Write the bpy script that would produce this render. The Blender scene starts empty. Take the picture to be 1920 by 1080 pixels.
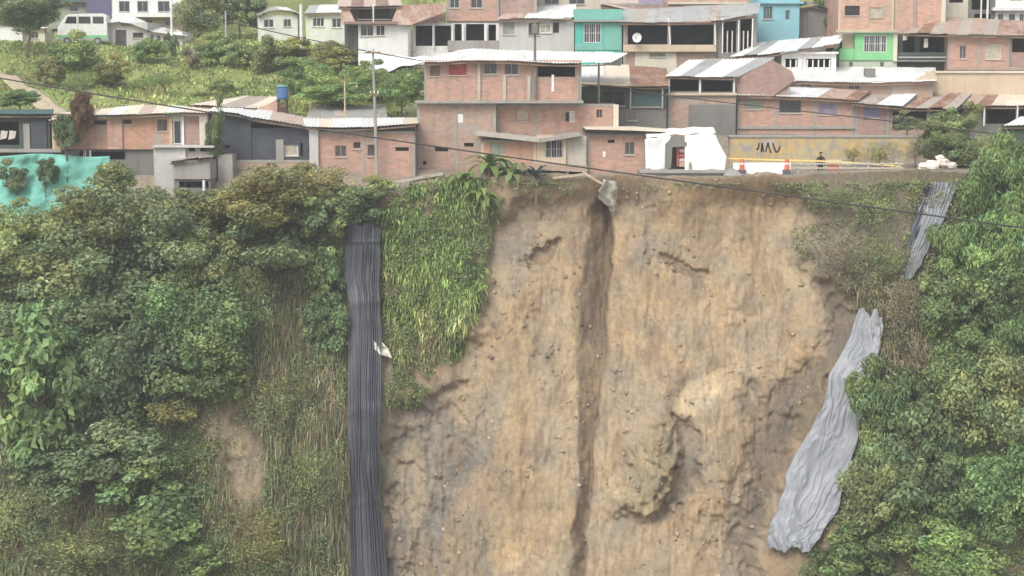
import bpy, math, random
import numpy as np
from mathutils import Vector

# ------------------------------------------------------------------ camera, sky, sun, exposure
SC = bpy.context.scene
COL = SC.collection
F, CY, CZ, PITCH = 3300.0, -110.0, 6.0, math.radians(6.7)
CP, SP = math.cos(PITCH), math.sin(PITCH)
cam_d = bpy.data.cameras.new('camera')
cam_d.sensor_width = 36.0
cam_d.lens = 36.0 * F / 1920.0
cam_d.clip_start = 1.0
cam_d.clip_end = 3000.0
cam = bpy.data.objects.new('camera', cam_d)
COL.objects.link(cam)
cam.location = (0, CY, CZ)
cam.rotation_euler = (math.pi / 2 - PITCH, 0, 0)
SC.camera = cam
SUN_D = Vector((0.42, 0.80, -0.95)).normalized()
world = bpy.data.worlds.new('World')
SC.world = world
world.use_nodes = True
wn, wl = world.node_tree.nodes, world.node_tree.links
bg = wn['Background']
sky = wn.new('ShaderNodeTexSky')
sky.sky_type = 'NISHITA'
sky.sun_disc = False
sky.sun_elevation = math.asin(-SUN_D.z)
sky.sun_rotation = math.atan2(-SUN_D.x, -SUN_D.y)
sky.altitude = 1400
sky.air_density = 1.6
sky.dust_density = 5.0
hs = wn.new('ShaderNodeHueSaturation')          # cloud cover: a whiter sky
hs.inputs['Saturation'].default_value = 0.28
wl.new(sky.outputs[0], hs.inputs['Color'])
wl.new(hs.outputs[0], bg.inputs['Color'])
bg.inputs['Strength'].default_value = 0.13
sun_d = bpy.data.lights.new('sun', 'SUN')
sun_d.energy = 1.5
sun_d.angle = math.radians(28)
sun_d.color = (1.0, 0.955, 0.89)
sun = bpy.data.objects.new('sun', sun_d)
COL.objects.link(sun)
sun.location = (-60, -80, 90)
sun.rotation_euler = SUN_D.to_track_quat('-Z', 'Y').to_euler()
SC.view_settings.view_transform = 'Standard'
SC.view_settings.look = 'None'
SC.view_settings.gamma = 1.0
SC.view_settings.exposure = 0.95
SC.cycles.use_denoising = True
SC.cycles.max_bounces = 6
SC.cycles.diffuse_bounces = 4
SC.cycles.transparent_max_bounces = 8
RNG = np.random.default_rng(11)
random.seed(5)

# ------------------------------------------------------------------ helpers
def W(px, py, Y):
    a, b = (px - 960) / F, (540 - py) / F
    dy, dz = b * SP + CP, b * CP - SP
    t = (Y - CY) / dy
    return Vector((a * t, Y, CZ + dz * t))

def proj(x, y, z):
    dy, dz = y - CY, z - CZ
    d = dy * CP - dz * SP
    return 960 + F * x / d, 540 - F * (dy * SP + dz * CP) / d

def sstep(a, b, v):
    t = np.clip((v - a) / (b - a), 0, 1)
    return t * t * (3 - 2 * t)

def _hash(ix, iy, s):
    n = (ix.astype(np.int64) * 374761393 + iy.astype(np.int64) * 668265263 + s * 1442695041) & 0xffffffff
    n = ((n ^ (n >> 13)) * 1274126177) & 0xffffffff
    return ((n ^ (n >> 16)) & 0xffff) / 65535.0

def vnoise(x, y, s=0):
    x, y = np.asarray(x, float), np.asarray(y, float)
    ix, iy = np.floor(x), np.floor(y)
    fx, fy = x - ix, y - iy
    fx, fy = fx * fx * fx * (fx * (fx * 6 - 15) + 10), fy * fy * fy * (fy * (fy * 6 - 15) + 10)
    a, b = _hash(ix, iy, s), _hash(ix + 1, iy, s)
    c, d = _hash(ix, iy + 1, s), _hash(ix + 1, iy + 1, s)
    return ((a + (b - a) * fx) * (1 - fy) + (c + (d - c) * fx) * fy) * 2 - 1

def fbm(x, y, s=0, o=4, g=0.5):
    r, a, f = 0, 1.0, 1.0
    for k in range(o):
        r = r + a * vnoise(x * f + 17.3 * k, y * f - 9.1 * k, s + k)
        a *= g
        f *= 2.03
    return r

def facets(x, y, s=0):
    """broken blocky ground: each cell a tilted plane of its own height"""
    x, y = np.asarray(x, float), np.asarray(y, float)
    ix, iy = np.floor(x), np.floor(y)
    best = np.full(x.shape, 9e9)
    h = np.zeros(x.shape)
    for dx in (-1, 0, 1):
        for dy in (-1, 0, 1):
            cx, cy = ix + dx, iy + dy
            ox, oy = x - cx - _hash(cx, cy, s), y - cy - _hash(cx, cy, s + 1)
            d = ox * ox + oy * oy
            v = (_hash(cx, cy, s + 2) - .5) * 1.1 + (_hash(cx, cy, s + 3) - .5) * 1.6 * ox + (_hash(cx, cy, s + 4) - .5) * 1.6 * oy
            k = d < best
            best = np.where(k, d, best)
            h = np.where(k, v, h)
    return h

def sd_poly(px, py, poly):
    px, py = np.asarray(px, float), np.asarray(py, float)
    d = np.full(px.shape, 1e18)
    ins = np.zeros(px.shape, bool)
    n = len(poly)
    for i in range(n):
        x0, y0 = poly[i]
        x1, y1 = poly[(i + 1) % n]
        ex, ey = x1 - x0, y1 - y0
        t = np.clip(((px - x0) * ex + (py - y0) * ey) / (ex * ex + ey * ey + 1e-9), 0, 1)
        d = np.minimum(d, (px - x0 - t * ex) ** 2 + (py - y0 - t * ey) ** 2)
        ins ^= ((y0 > py) != (y1 > py)) & (px < (x1 - x0) * (py - y0) / (y1 - y0 + 1e-12) + x0)
    return np.where(ins, -1, 1) * np.sqrt(d)

def fastmesh(name, V, Fc, col=None, cname='tint', smooth=False):
    V = np.asarray(V, np.float32)
    Fc = np.asarray(Fc, np.int32)
    m = bpy.data.meshes.new(name)
    m.vertices.add(len(V))
    m.vertices.foreach_set('co', V.ravel())
    k = Fc.shape[1]
    m.loops.add(Fc.size)
    m.loops.foreach_set('vertex_index', Fc.ravel())
    m.polygons.add(len(Fc))
    m.polygons.foreach_set('loop_start', np.arange(0, Fc.size, k, dtype=np.int32))
    m.polygons.foreach_set('loop_total', np.full(len(Fc), k, np.int32))
    if smooth:
        m.polygons.foreach_set('use_smooth', np.ones(len(Fc), bool))
    m.update(calc_edges=True)
    if col is not None:
        a = m.attributes.new(cname, 'FLOAT_COLOR', 'POINT')
        c = np.ones((len(V), 4), np.float32)
        c[:, :3] = col
        a.data.foreach_set('color', c.ravel())
    return m

def link(name, mesh, mat=None, parent=None, loc=None):
    o = bpy.data.objects.new(name, mesh)
    COL.objects.link(o)
    if mat is not None:
        for m_ in (mat if isinstance(mat, (list, tuple)) else [mat]):
            mesh.materials.append(M(m_))
    if parent is not None:
        o.parent = parent
    if loc is not None:
        o.location = loc
    return o

def tag(o, label=None, cat=None, group=None, kind=None):
    for k, v in (('label', label), ('category', cat), ('group', group), ('kind', kind)):
        if v:
            o[k] = v
    return o

def empty(name, loc, label, cat, group=None, rot=0):
    o = bpy.data.objects.new(name, None)
    COL.objects.link(o)
    o.empty_display_size = 0.2
    o.location = loc
    o.rotation_euler.z = math.radians(rot)
    return tag(o, label, cat, group)

class MB:
    def __init__(s):
        s.v, s.f, s.m = [], [], []
    def quad(s, pts, mi=0):
        i = len(s.v)
        s.v += [tuple(p) for p in pts]
        s.f.append(tuple(range(i, i + len(pts))))
        s.m.append(mi)
    def box(s, x0, x1, y0, y1, z0, z1, mi=0):
        i = len(s.v)
        s.v += [(x, y, z) for z in (z0, z1) for y in (y0, y1) for x in (x0, x1)]
        for q in ((0, 2, 3, 1), (4, 5, 7, 6), (0, 1, 5, 4), (2, 6, 7, 3), (0, 4, 6, 2), (1, 3, 7, 5)):
            s.f.append(tuple(i + k for k in q))
            s.m.append(mi)
        return s
    def tube(s, pts, rad, n=7, cap=True):
        pts = [Vector(p) for p in pts]
        rad = rad if isinstance(rad, (list, tuple)) else [rad] * len(pts)
        base = len(s.v)
        for k, p in enumerate(pts):
            d = (pts[min(k + 1, len(pts) - 1)] - pts[max(k - 1, 0)]).normalized()
            a = d.orthogonal().normalized()
            if abs(d.z) < 0.9:
                a = d.cross(Vector((0, 0, 1))).normalized()
            b = d.cross(a)
            for j in range(n):
                t = 2 * math.pi * j / n
                s.v.append(tuple(p + (a * math.cos(t) + b * math.sin(t)) * rad[k]))
        for k in range(len(pts) - 1):
            for j in range(n):
                s.f.append((base + k * n + j, base + k * n + (j + 1) % n, base + (k + 1) * n + (j + 1) % n, base + (k + 1) * n + j))
                s.m.append(0)
        if cap:
            s.f.append(tuple(base + j for j in range(n))[::-1]); s.m.append(0)
            s.f.append(tuple(base + (len(pts) - 1) * n + j for j in range(n))); s.m.append(0)
        return s
    def build(s, name, mats, parent=None, off=(0, 0, 0), smooth=False, bevel=0):
        me = bpy.data.meshes.new(name)
        ox, oy, oz = off
        me.from_pydata([(x - ox, y - oy, z - oz) for x, y, z in s.v], [], s.f)
        me.polygons.foreach_set('material_index', s.m)
        if smooth:
            me.polygons.foreach_set('use_smooth', [True] * len(s.f))
        me.update()
        o = link(name, me, mats, parent)
        if bevel:
            b = o.modifiers.new('bevel', 'BEVEL')
            b.width = bevel
            b.segments = 2
        return o

# ------------------------------------------------------------------ materials
MATS = {}
def M(k):
    return MATS[k]

class NT:
    def __init__(s, name):
        s.m = bpy.data.materials.new(name)
        s.m.use_nodes = True
        MATS[name] = s.m
        s.n, s.l = s.m.node_tree.nodes, s.m.node_tree.links
        s.b = s.n['Principled BSDF']
        s.out = s.n['Material Output']
    def N(s, t, ins=None, **kw):
        nd = s.n.new('ShaderNode' + t)
        for k, v in kw.items():
            setattr(nd, k, v)
        for k, v in (ins or {}).items():
            s.set(nd.inputs[k], v)
        return nd
    def set(s, sock, v):
        if hasattr(v, 'outputs'):
            v = v.outputs[0]
        if isinstance(v, bpy.types.NodeSocket):
            s.l.new(v, sock)
        else:
            if isinstance(v, (tuple, list)) and len(v) == 3 and sock.type == 'RGBA':
                v = (*v, 1)
            sock.default_value = v
    def mix(s, f, a, b, mode='MIX'):
        nd = s.n.new('ShaderNodeMix')
        nd.data_type = 'RGBA'
        nd.blend_type = mode
        s.set(nd.inputs[0], f); s.set(nd.inputs[6], a); s.set(nd.inputs[7], b)
        return nd.outputs[2]
    def math(s, op, a, b=0.0):
        nd = s.n.new('ShaderNodeMath')
        nd.operation = op
        s.set(nd.inputs[0], a); s.set(nd.inputs[1], b)
        return nd.outputs[0]
    def ramp(s, f, stops):
        nd = s.n.new('ShaderNodeValToRGB')
        e = nd.color_ramp.elements
        e[0].position, e[1].position = stops[0][0], stops[-1][0]
        for p, c in stops[1:-1]:
            e.new(p)
        for el, (p, c) in zip(sorted(e, key=lambda q: q.position), stops):
            el.color = (*c, 1) if isinstance(c, tuple) else (c, c, c, 1)
        s.set(nd.inputs[0], f)
        return nd.outputs[0]
    def coords(s, scale=(1, 1, 1), obj=True):
        tc = s.N('TexCoord')
        v = tc.outputs['Object']
        oi = s.N('ObjectInfo')
        off = s.N('VectorMath', {0: v}, operation='ADD')
        sc_ = s.N('VectorMath', operation='SCALE')
        s.l.new(oi.outputs['Random'], sc_.inputs['Scale'])
        sc_.inputs[0].default_value = (37, 23, 51)
        s.l.new(sc_.outputs[0], off.inputs[1])
        mp = s.N('Mapping', {'Vector': off.outputs[0], 'Scale': scale})
        s.rnd = oi.outputs['Random']
        return mp.outputs[0]
    def noise(s, v, scale, detail=5, rough=0.55):
        return s.N('TexNoise', {'Vector': v, 'Scale': scale, 'Detail': detail, 'Roughness': rough}).outputs[0]
    def bump(s, h, strength=0.3, dist=0.05):
        b = s.N('Bump', {'Height': h, 'Strength': strength, 'Distance': dist})
        s.l.new(b.outputs[0], s.b.inputs['Normal'])

def c_mul(c, k):
    return tuple(min(1, x * k) for x in c)

def mat_brick(name, c1, mortar=(0.36, 0.275, 0.225), k=1.0):
    t = NT(name)
    tc = t.N('TexCoord')
    sx = t.N('SeparateXYZ', {0: tc.outputs['Object']})
    u = t.math('ADD', sx.outputs[0], sx.outputs[1])
    cv = t.N('CombineXYZ', {0: u, 1: sx.outputs[2], 2: 0.0})
    br = t.N('TexBrick', {'Vector': cv, 'Color1': c_mul(c1, 1.16), 'Color2': c_mul(c1, 0.82), 'Mortar': mortar, 'Scale': 1.0,
                          'Mortar Size': 0.016, 'Mortar Smooth': 0.3, 'Bias': 0.0, 'Brick Width': 0.34, 'Row Height': 0.14})
    v = t.coords()
    st = t.noise(v, 0.55, 6, 0.65)
    drip = t.noise(t.N('Mapping', {'Vector': v, 'Scale': (3.2, 3.2, 0.35)}).outputs[0], 1.0, 4)
    c = t.mix(t.ramp(st, [(0.46, 0.0), (0.72, 0.65)]), br.outputs[0], (0.30, 0.24, 0.195))
    c = t.mix(t.ramp(drip, [(0.52, 0.0), (0.8, 0.5)]), c, (0.17, 0.14, 0.12))
    pink = t.noise(v, 1.7, 3)
    c = t.mix(t.ramp(pink, [(0.45, 0.0), (0.75, 0.45)]), c, c_mul((c1[0] * 1.15, c1[1] * 0.95, c1[2] * 0.95), 1.1))
    pt = t.noise(v, 0.42, 3, 0.45)
    c = t.mix(t.ramp(pt, [(0.65, 0.0), (0.665, 0.6)]), c, (0.33, 0.30, 0.27))
    t.set(t.b.inputs['Base Color'], c)
    t.b.inputs['Roughness'].default_value = 0.92
    t.b.inputs['Specular IOR Level'].default_value = 0.2
    t.bump(br.outputs['Fac'], -0.35, 0.03)

def mat_plaster(name, c, stain=(0.2, 0.18, 0.15), amt=0.6, rough=0.85):
    t = NT(name)
    v = t.coords()
    st = t.noise(v, 0.8, 6, 0.65)
    drip = t.noise(t.N('Mapping', {'Vector': v, 'Scale': (2.6, 2.6, 0.3)}).outputs[0], 1.0, 5)
    fine = t.noise(v, 9, 4)
    cc = t.mix(t.ramp(st, [(0.35, 0.0), (0.75, 1.0)]), c_mul(c, 1.06), c_mul(c, 0.78))
    cc = t.mix(t.math('MULTIPLY', t.ramp(drip, [(0.5, 0.0), (0.8, 1.0)]), amt), cc, stain)
    cc = t.mix(0.25, cc, t.ramp(fine, [(0.3, c_mul(c, 0.7)), (0.7, c_mul(c, 1.15))]))
    t.set(t.b.inputs['Base Color'], cc)
    t.b.inputs['Roughness'].default_value = rough
    t.b.inputs['Specular IOR Level'].default_value = 0.25
    t.bump(fine, 0.2, 0.02)

def mat_sheet(name, c, rust=0.3, rough=0.5, rc=(0.23, 0.115, 0.065), metal=0.0):
    t = NT(name)
    v = t.coords((1.0, 0.35, 1.0))
    st = t.noise(v, 1.3, 6, 0.65)
    st2 = t.noise(v, 5.0, 5, 0.6)
    lvl = t.math('ADD', t.math('MULTIPLY', t.rnd, 0.28), rust - 0.14)
    f = t.math('ADD', t.math('MULTIPLY', st, 0.7), t.math('MULTIPLY', st2, 0.3))
    f = t.math('ADD', f, lvl)
    base = t.mix(t.rnd, c_mul(c, 0.88), c_mul(c, 1.06))
    cc = t.mix(t.ramp(f, [(0.66, 0.0), (0.86, 1.0)]), base, rc)
    cc = t.mix(t.ramp(st2, [(0.45, 0.0), (0.8, 0.5)]), cc, c_mul(c, 0.5))
    t.set(t.b.inputs['Base Color'], cc)
    t.b.inputs['Roughness'].default_value = rough
    t.b.inputs['Metallic'].default_value = metal

def mat_plain(name, c, rough=0.6, var=0.25, scale=3.0, spec=0.4, bump=0.0):
    t = NT(name)
    v = t.coords()
    n = t.noise(v, scale, 5)
    cc = t.mix(t.ramp(n, [(0.3, 0.0), (0.72, 1.0)]), c_mul(c, 1 - var), c_mul(c, 1 + var))
    t.set(t.b.inputs['Base Color'], cc)
    t.b.inputs['Roughness'].default_value = rough
    t.b.inputs['Specular IOR Level'].default_value = spec
    if bump:
        t.bump(n, bump, 0.05)

def mat_leaf(name, c, trans=0.42):
    t = NT(name)
    at = t.N('Attribute', attribute_name='tint')
    oi = t.N('ObjectInfo')
    cc = t.mix(1.0, at.outputs['Color'], c, 'MULTIPLY')
    hv = t.N('HueSaturation', {'Color': cc})
    t.set(hv.inputs['Hue'], t.math('ADD', t.math('MULTIPLY', oi.outputs['Random'], 0.02), 0.49))
    t.set(hv.inputs['Value'], t.math('ADD', t.math('MULTIPLY', oi.outputs['Random'], 0.3), 0.85))
    cc = hv.outputs[0]
    t.set(t.b.inputs['Base Color'], cc)
    t.b.inputs['Roughness'].default_value = 0.62
    t.b.inputs['Specular IOR Level'].default_value = 0.3
    tr = t.N('BsdfTranslucent', {'Color': cc})
    mx = t.N('MixShader', {0: trans, 1: t.b.outputs[0], 2: tr.outputs[0]})
    t.l.new(mx.outputs[0], t.out.inputs['Surface'])

mat_brick('brick_pink', (0.450, 0.275, 0.210))
mat_brick('brick_orange', (0.480, 0.265, 0.170))
mat_brick('brick_brown', (0.390, 0.280, 0.215))
mat_brick('brick_peach', (0.530, 0.325, 0.245), mortar=(0.4, 0.3, 0.25))
mat_brick('brick_maroon', (0.325, 0.210, 0.185))
mat_plaster('plaster_white', (0.74, 0.73, 0.70), (0.35, 0.33, 0.29), 0.5)
mat_plaster('plaster_cream', (0.62, 0.57, 0.46), (0.3, 0.26, 0.2), 0.5)
mat_plaster('plaster_sand', (0.55, 0.44, 0.32), (0.3, 0.24, 0.18), 0.5)
mat_plaster('plaster_grey', (0.50, 0.48, 0.46), (0.25, 0.23, 0.2), 0.4)
mat_plaster('plaster_teal', (0.10, 0.44, 0.36), (0.08, 0.25, 0.22), 0.4)
mat_plaster('plaster_teal_pale', (0.19, 0.44, 0.37), (0.12, 0.28, 0.24), 0.4)
mat_plaster('plaster_blue', (0.26, 0.50, 0.56), (0.22, 0.35, 0.38), 0.4)
mat_plaster('plaster_green', (0.22, 0.52, 0.24), (0.16, 0.32, 0.17), 0.4)
mat_plaster('plaster_palegreen', (0.52, 0.58, 0.44), (0.3, 0.32, 0.24), 0.5)
mat_plaster('plaster_offwhite', (0.63, 0.64, 0.56), (0.35, 0.35, 0.29), 0.5)
mat_plaster('concrete', (0.33, 0.31, 0.28), (0.14, 0.13, 0.11), 0.7)
mat_plaster('concrete_dark', (0.20, 0.19, 0.175), (0.09, 0.085, 0.08), 0.7)
mat_plaster('concrete_pale', (0.45, 0.42, 0.36), (0.2, 0.18, 0.15), 0.6)
mat_plaster('darkgreen_board', (0.075, 0.095, 0.075), (0.03, 0.035, 0.03), 0.5)
mat_plaster('teal_board', (0.07, 0.13, 0.125), (0.04, 0.06, 0.06), 0.5)
mat_plaster('indigo_paint', (0.13, 0.12, 0.20), (0.06, 0.06, 0.08), 0.4)
mat_sheet('sheet_white', (0.76, 0.75, 0.725), 0.03, 0.5, (0.36, 0.31, 0.26))
mat_sheet('sheet_zinc', (0.50, 0.50, 0.475), 0.13, 0.42, (0.33, 0.27, 0.22), 0.25)
mat_sheet('sheet_rust', (0.47, 0.34, 0.265), 0.24, 0.7)
mat_sheet('sheet_cream', (0.72, 0.63, 0.49), 0.04, 0.6, (0.45, 0.34, 0.25))
mat_sheet('sheet_pink', (0.54, 0.42, 0.35), 0.14, 0.65, (0.36, 0.2, 0.15))
mat_sheet('sheet_fibre', (0.43, 0.365, 0.31), 0.16, 0.85, (0.22, 0.18, 0.15))
mat_sheet('sheet_brown', (0.27, 0.185, 0.145), 0.15, 0.8, (0.14, 0.08, 0.06))
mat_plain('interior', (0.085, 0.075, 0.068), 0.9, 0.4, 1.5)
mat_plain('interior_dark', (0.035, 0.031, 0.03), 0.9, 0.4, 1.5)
mat_plain('glass_dark', (0.035, 0.04, 0.042), 0.12, 0.3, 1.0, 0.5)
mat_plain('curtain_beige', (0.42, 0.37, 0.29), 0.8)
mat_plain('curtain_red', (0.36, 0.07, 0.075), 0.8)
mat_plain('curtain_blue', (0.20, 0.20, 0.30), 0.8)
mat_plain('curtain_violet', (0.24, 0.205, 0.28), 0.8)
mat_plain('curtain_green', (0.27, 0.29, 0.22), 0.8)
mat_plain('wood', (0.20, 0.135, 0.09), 0.8, 0.35, 5)
mat_plain('wood_pale', (0.42, 0.35, 0.25), 0.8, 0.3, 5)
mat_plain('wood_dark', (0.07, 0.055, 0.045), 0.85, 0.35, 5)
mat_plain('paint_white', (0.72, 0.71, 0.68), 0.6, 0.12)
mat_plain('paint_grey', (0.36, 0.36, 0.35), 0.6, 0.15)
mat_plain('metal_dark', (0.10, 0.10, 0.10), 0.5, 0.2)
mat_plain('cable', (0.035, 0.033, 0.032), 0.6, 0.1)
mat_plain('tank_blue', (0.06, 0.13, 0.28), 0.45, 0.15)
mat_plain('bark', (0.17, 0.13, 0.10), 0.95, 0.4, 6, 0.1, 0.4)
mat_plain('bark_pale', (0.36, 0.31, 0.24), 0.95, 0.35, 6, 0.1, 0.4)
mat_plain('plastic_black', (0.043, 0.046, 0.058), 0.36, 0.25, 1.2, 0.55)
mat_plain('plastic_slate', (0.052, 0.058, 0.070), 0.55, 0.35, 0.8, 0.4)
mat_plain('plastic_grey', (0.225, 0.235, 0.255), 0.42, 0.14, 0.8, 0.45)
mat_plain('plastic_white', (0.78, 0.78, 0.77), 0.5, 0.07, 0.9, 0.4)
mat_plain('cloth_grey', (0.37, 0.35, 0.30), 0.85, 0.25, 2.0)
mat_plain('cloth_pale', (0.58, 0.55, 0.47), 0.8, 0.2, 2.0)
mat_plain('net_teal', (0.17, 0.42, 0.345), 0.85, 0.3, 0.8, 0.15)
mat_plain('cone_orange', (0.62, 0.13, 0.06), 0.6, 0.1)
mat_plain('tape_yellow', (0.72, 0.52, 0.18), 0.6, 0.1)
mat_plain('rubble_white', (0.68, 0.63, 0.56), 0.8, 0.2)
mat_plain('clothes_dark', (0.035, 0.028, 0.028), 0.9, 0.3)
mat_plain('skin', (0.32, 0.18, 0.12), 0.6, 0.1)
mat_plain('hair', (0.02, 0.017, 0.015), 0.7, 0.2)
mat_plain('goods_red', (0.42, 0.11, 0.09), 0.6, 0.3, 2)
mat_plain('path_earth', (0.42, 0.35, 0.24), 0.95, 0.25, 2)
mat_leaf('leaf_olive', (0.315, 0.365, 0.165))
mat_leaf('leaf_grey', (0.265, 0.325, 0.165))
mat_leaf('leaf_dark', (0.185, 0.245, 0.118))
mat_leaf('leaf_green', (0.245, 0.340, 0.138))
mat_leaf('leaf_bright', (0.285, 0.385, 0.145))
mat_leaf('leaf_yellow', (0.340, 0.340, 0.135))
mat_leaf('leaf_dry', (0.340, 0.305, 0.200))
mat_leaf('leaf_blue', (0.085, 0.110, 0.125))
mat_leaf('leaf_own', (1.0, 1.0, 1.0))
mat_leaf('leaf_banana', (0.250, 0.350, 0.115))
mat_leaf('leaf_rust', (0.260, 0.175, 0.110))

def mat_graffiti():
    t = NT('graffiti_wall')
    v = t.coords()
    n1 = t.noise(v, 0.8, 4, 0.6)
    n2 = t.noise(v, 2.2, 5, 0.6)
    n3 = t.noise(t.N('Mapping', {'Vector': v, 'Scale': (2.5, 1, 0.5)}).outputs[0], 1.0, 4)
    c = t.ramp(n1, [(0.32, (0.30, 0.27, 0.25)), (0.44, (0.46, 0.37, 0.20)), (0.55, (0.50, 0.34, 0.12)), (0.66, (0.40, 0.37, 0.32))])
    c = t.mix(t.ramp(n2, [(0.48, 0.0), (0.6, 0.6)]), c, (0.30, 0.28, 0.25))
    c = t.mix(t.ramp(n3, [(0.5, 0.0), (0.7, 0.5)]), c, (0.24, 0.22, 0.16))
    t.set(t.b.inputs['Base Color'], c)
    t.b.inputs['Roughness'].default_value = 0.9
mat_graffiti()

def mat_soil():
    t = NT('soil')
    at = t.N('Attribute', attribute_name='soil')
    tc = t.N('TexCoord')
    v = tc.outputs['Object']
    st = t.N('Mapping', {'Vector': v, 'Scale': (4.2, 2.0, 0.5)}).outputs[0]
    n1 = t.noise(st, 1.2, 8, 0.62)
    n2 = t.noise(v, 3.6, 9, 0.66)
    n3 = t.noise(v, 0.55, 5, 0.6)
    n4 = t.noise(v, 16.0, 6, 0.6)
    c = t.mix(1.0, at.outputs['Color'], t.ramp(n1, [(0.28, (0.91, 0.91, 0.92)), (0.5, 1.0), (0.74, (1.07, 1.06, 1.05))]), 'MULTIPLY')
    c = t.mix(1.0, c, t.ramp(n2, [(0.3, (0.72, 0.71, 0.70)), (0.52, 1.0), (0.75, (1.22, 1.20, 1.17))]), 'MULTIPLY')
    c = t.mix(1.0, c, t.ramp(n3, [(0.3, (0.78, 0.82, 0.88)), (0.7, (1.18, 1.10, 1.0))]), 'MULTIPLY')
    rl = t.noise(t.N('Mapping', {'Vector': v, 'Scale': (2.2, 1.4, 0.16)}).outputs[0], 1.0, 6, 0.7)
    rill = t.ramp(t.math('ABSOLUTE', t.math('SUBTRACT', rl, 0.5)), [(0.0, 1.0), (0.035, 0.0)])
    br = t.ramp(t.noise(v, 0.9, 3, 0.5), [(0.45, 0.0), (0.65, 0.55)])
    c = t.mix(t.math('MULTIPLY', rill, br), c, (0.15, 0.115, 0.08))
    sp = t.noise(v, 7.0, 3, 0.7)
    c = t.mix(t.ramp(sp, [(0.62, 0.0), (0.70, 0.45)]), c, (0.17, 0.135, 0.10))
    c = t.mix(t.ramp(sp, [(0.30, 0.5), (0.37, 0.0)]), c, (0.46, 0.38, 0.27))
    t.set(t.b.inputs['Base Color'], c)
    t.b.inputs['Roughness'].default_value = 0.96
    t.b.inputs['Specular IOR Level'].default_value = 0.1
    h = t.math('ADD', t.math('MULTIPLY', t.math('SUBTRACT', n1, t.math('MULTIPLY', rill, 0.25)), 0.4), t.math('ADD', t.math('MULTIPLY', n2, 0.75), t.math('MULTIPLY', n4, 0.45)))
    t.bump(h, 0.5, 0.22)
mat_soil()

# ------------------------------------------------------------------ the ground: one sheet, ravine, slide, terraces, hill
SLIDE = [(925, 410), (985, 372), (1080, 345), (1150, 320), (1385, 320), (1500, 345), (1535, 400), (1500, 470), (1530, 530), (1610, 565),
         (1600, 620), (1545, 720), (1480, 850), (1440, 960), (1420, 1200), (715, 1200), (722, 800), (780, 775), (850, 700), (905, 600), (912, 500)]
GUL_Y = np.array([330, 372, 450, 560, 640, 720, 820, 920, 1080, 1300.])
GUL_X = np.array([1132, 1132, 1124, 1112, 1107, 1107, 1101, 1094, 1086, 1080.])
GUL_W = np.array([8, 21, 27, 32, 32, 24, 17, 14, 14, 14.])
GUL_D = np.array([0.0, 0.75, 0.85, 0.5, 0.45, 0.42, 0.42, 0.42, 0.42, 0.4])
ROCK = [(1240, 790), (1262, 808), (1274, 872), (1244, 938), (1216, 978), (1165, 968), (1136, 988), (1146, 930), (1168, 880), (1196, 830)]

def rim_z(x):
    return -1.3 + 1.4 * sstep(-9, 0, x) + 0.3 * sstep(14, 24, x) - 2.2 * sstep(-18, -25, x) + 0.16 * fbm(x * 0.8, x * 0 + 2.7, 29, 3)

PL = np.array([(0, 0), (2.5, .25), (7, .6), (10.5, 2.9), (36, 8.5), (60, 10.4), (90, 18), (140, 44), (220, 75)], float)
PR = np.array([(0, 0), (8.8, .15), (9.5, 2.0), (15, 2.3), (18, 4.6), (25, 6.9), (31, 7.6), (36, 9.6), (46, 11.5), (80, 27), (140, 54), (220, 75)], float)
def ground(x, y):
    zl = np.interp(y, PL[:, 0], PL[:, 1])
    zr_ = np.interp(y, PR[:, 0], PR[:, 1])
    w = sstep(-12, -5, x)
    k = sstep(0.6, 5.5 + 3 * sstep(-8, 0, x), y)
    return zl * (1 - w) + zr_ * w + rim_z(x) * (1 - k) + k * fbm(x * 0.13, y * 0.13, 3, 3) * 0.35

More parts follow.
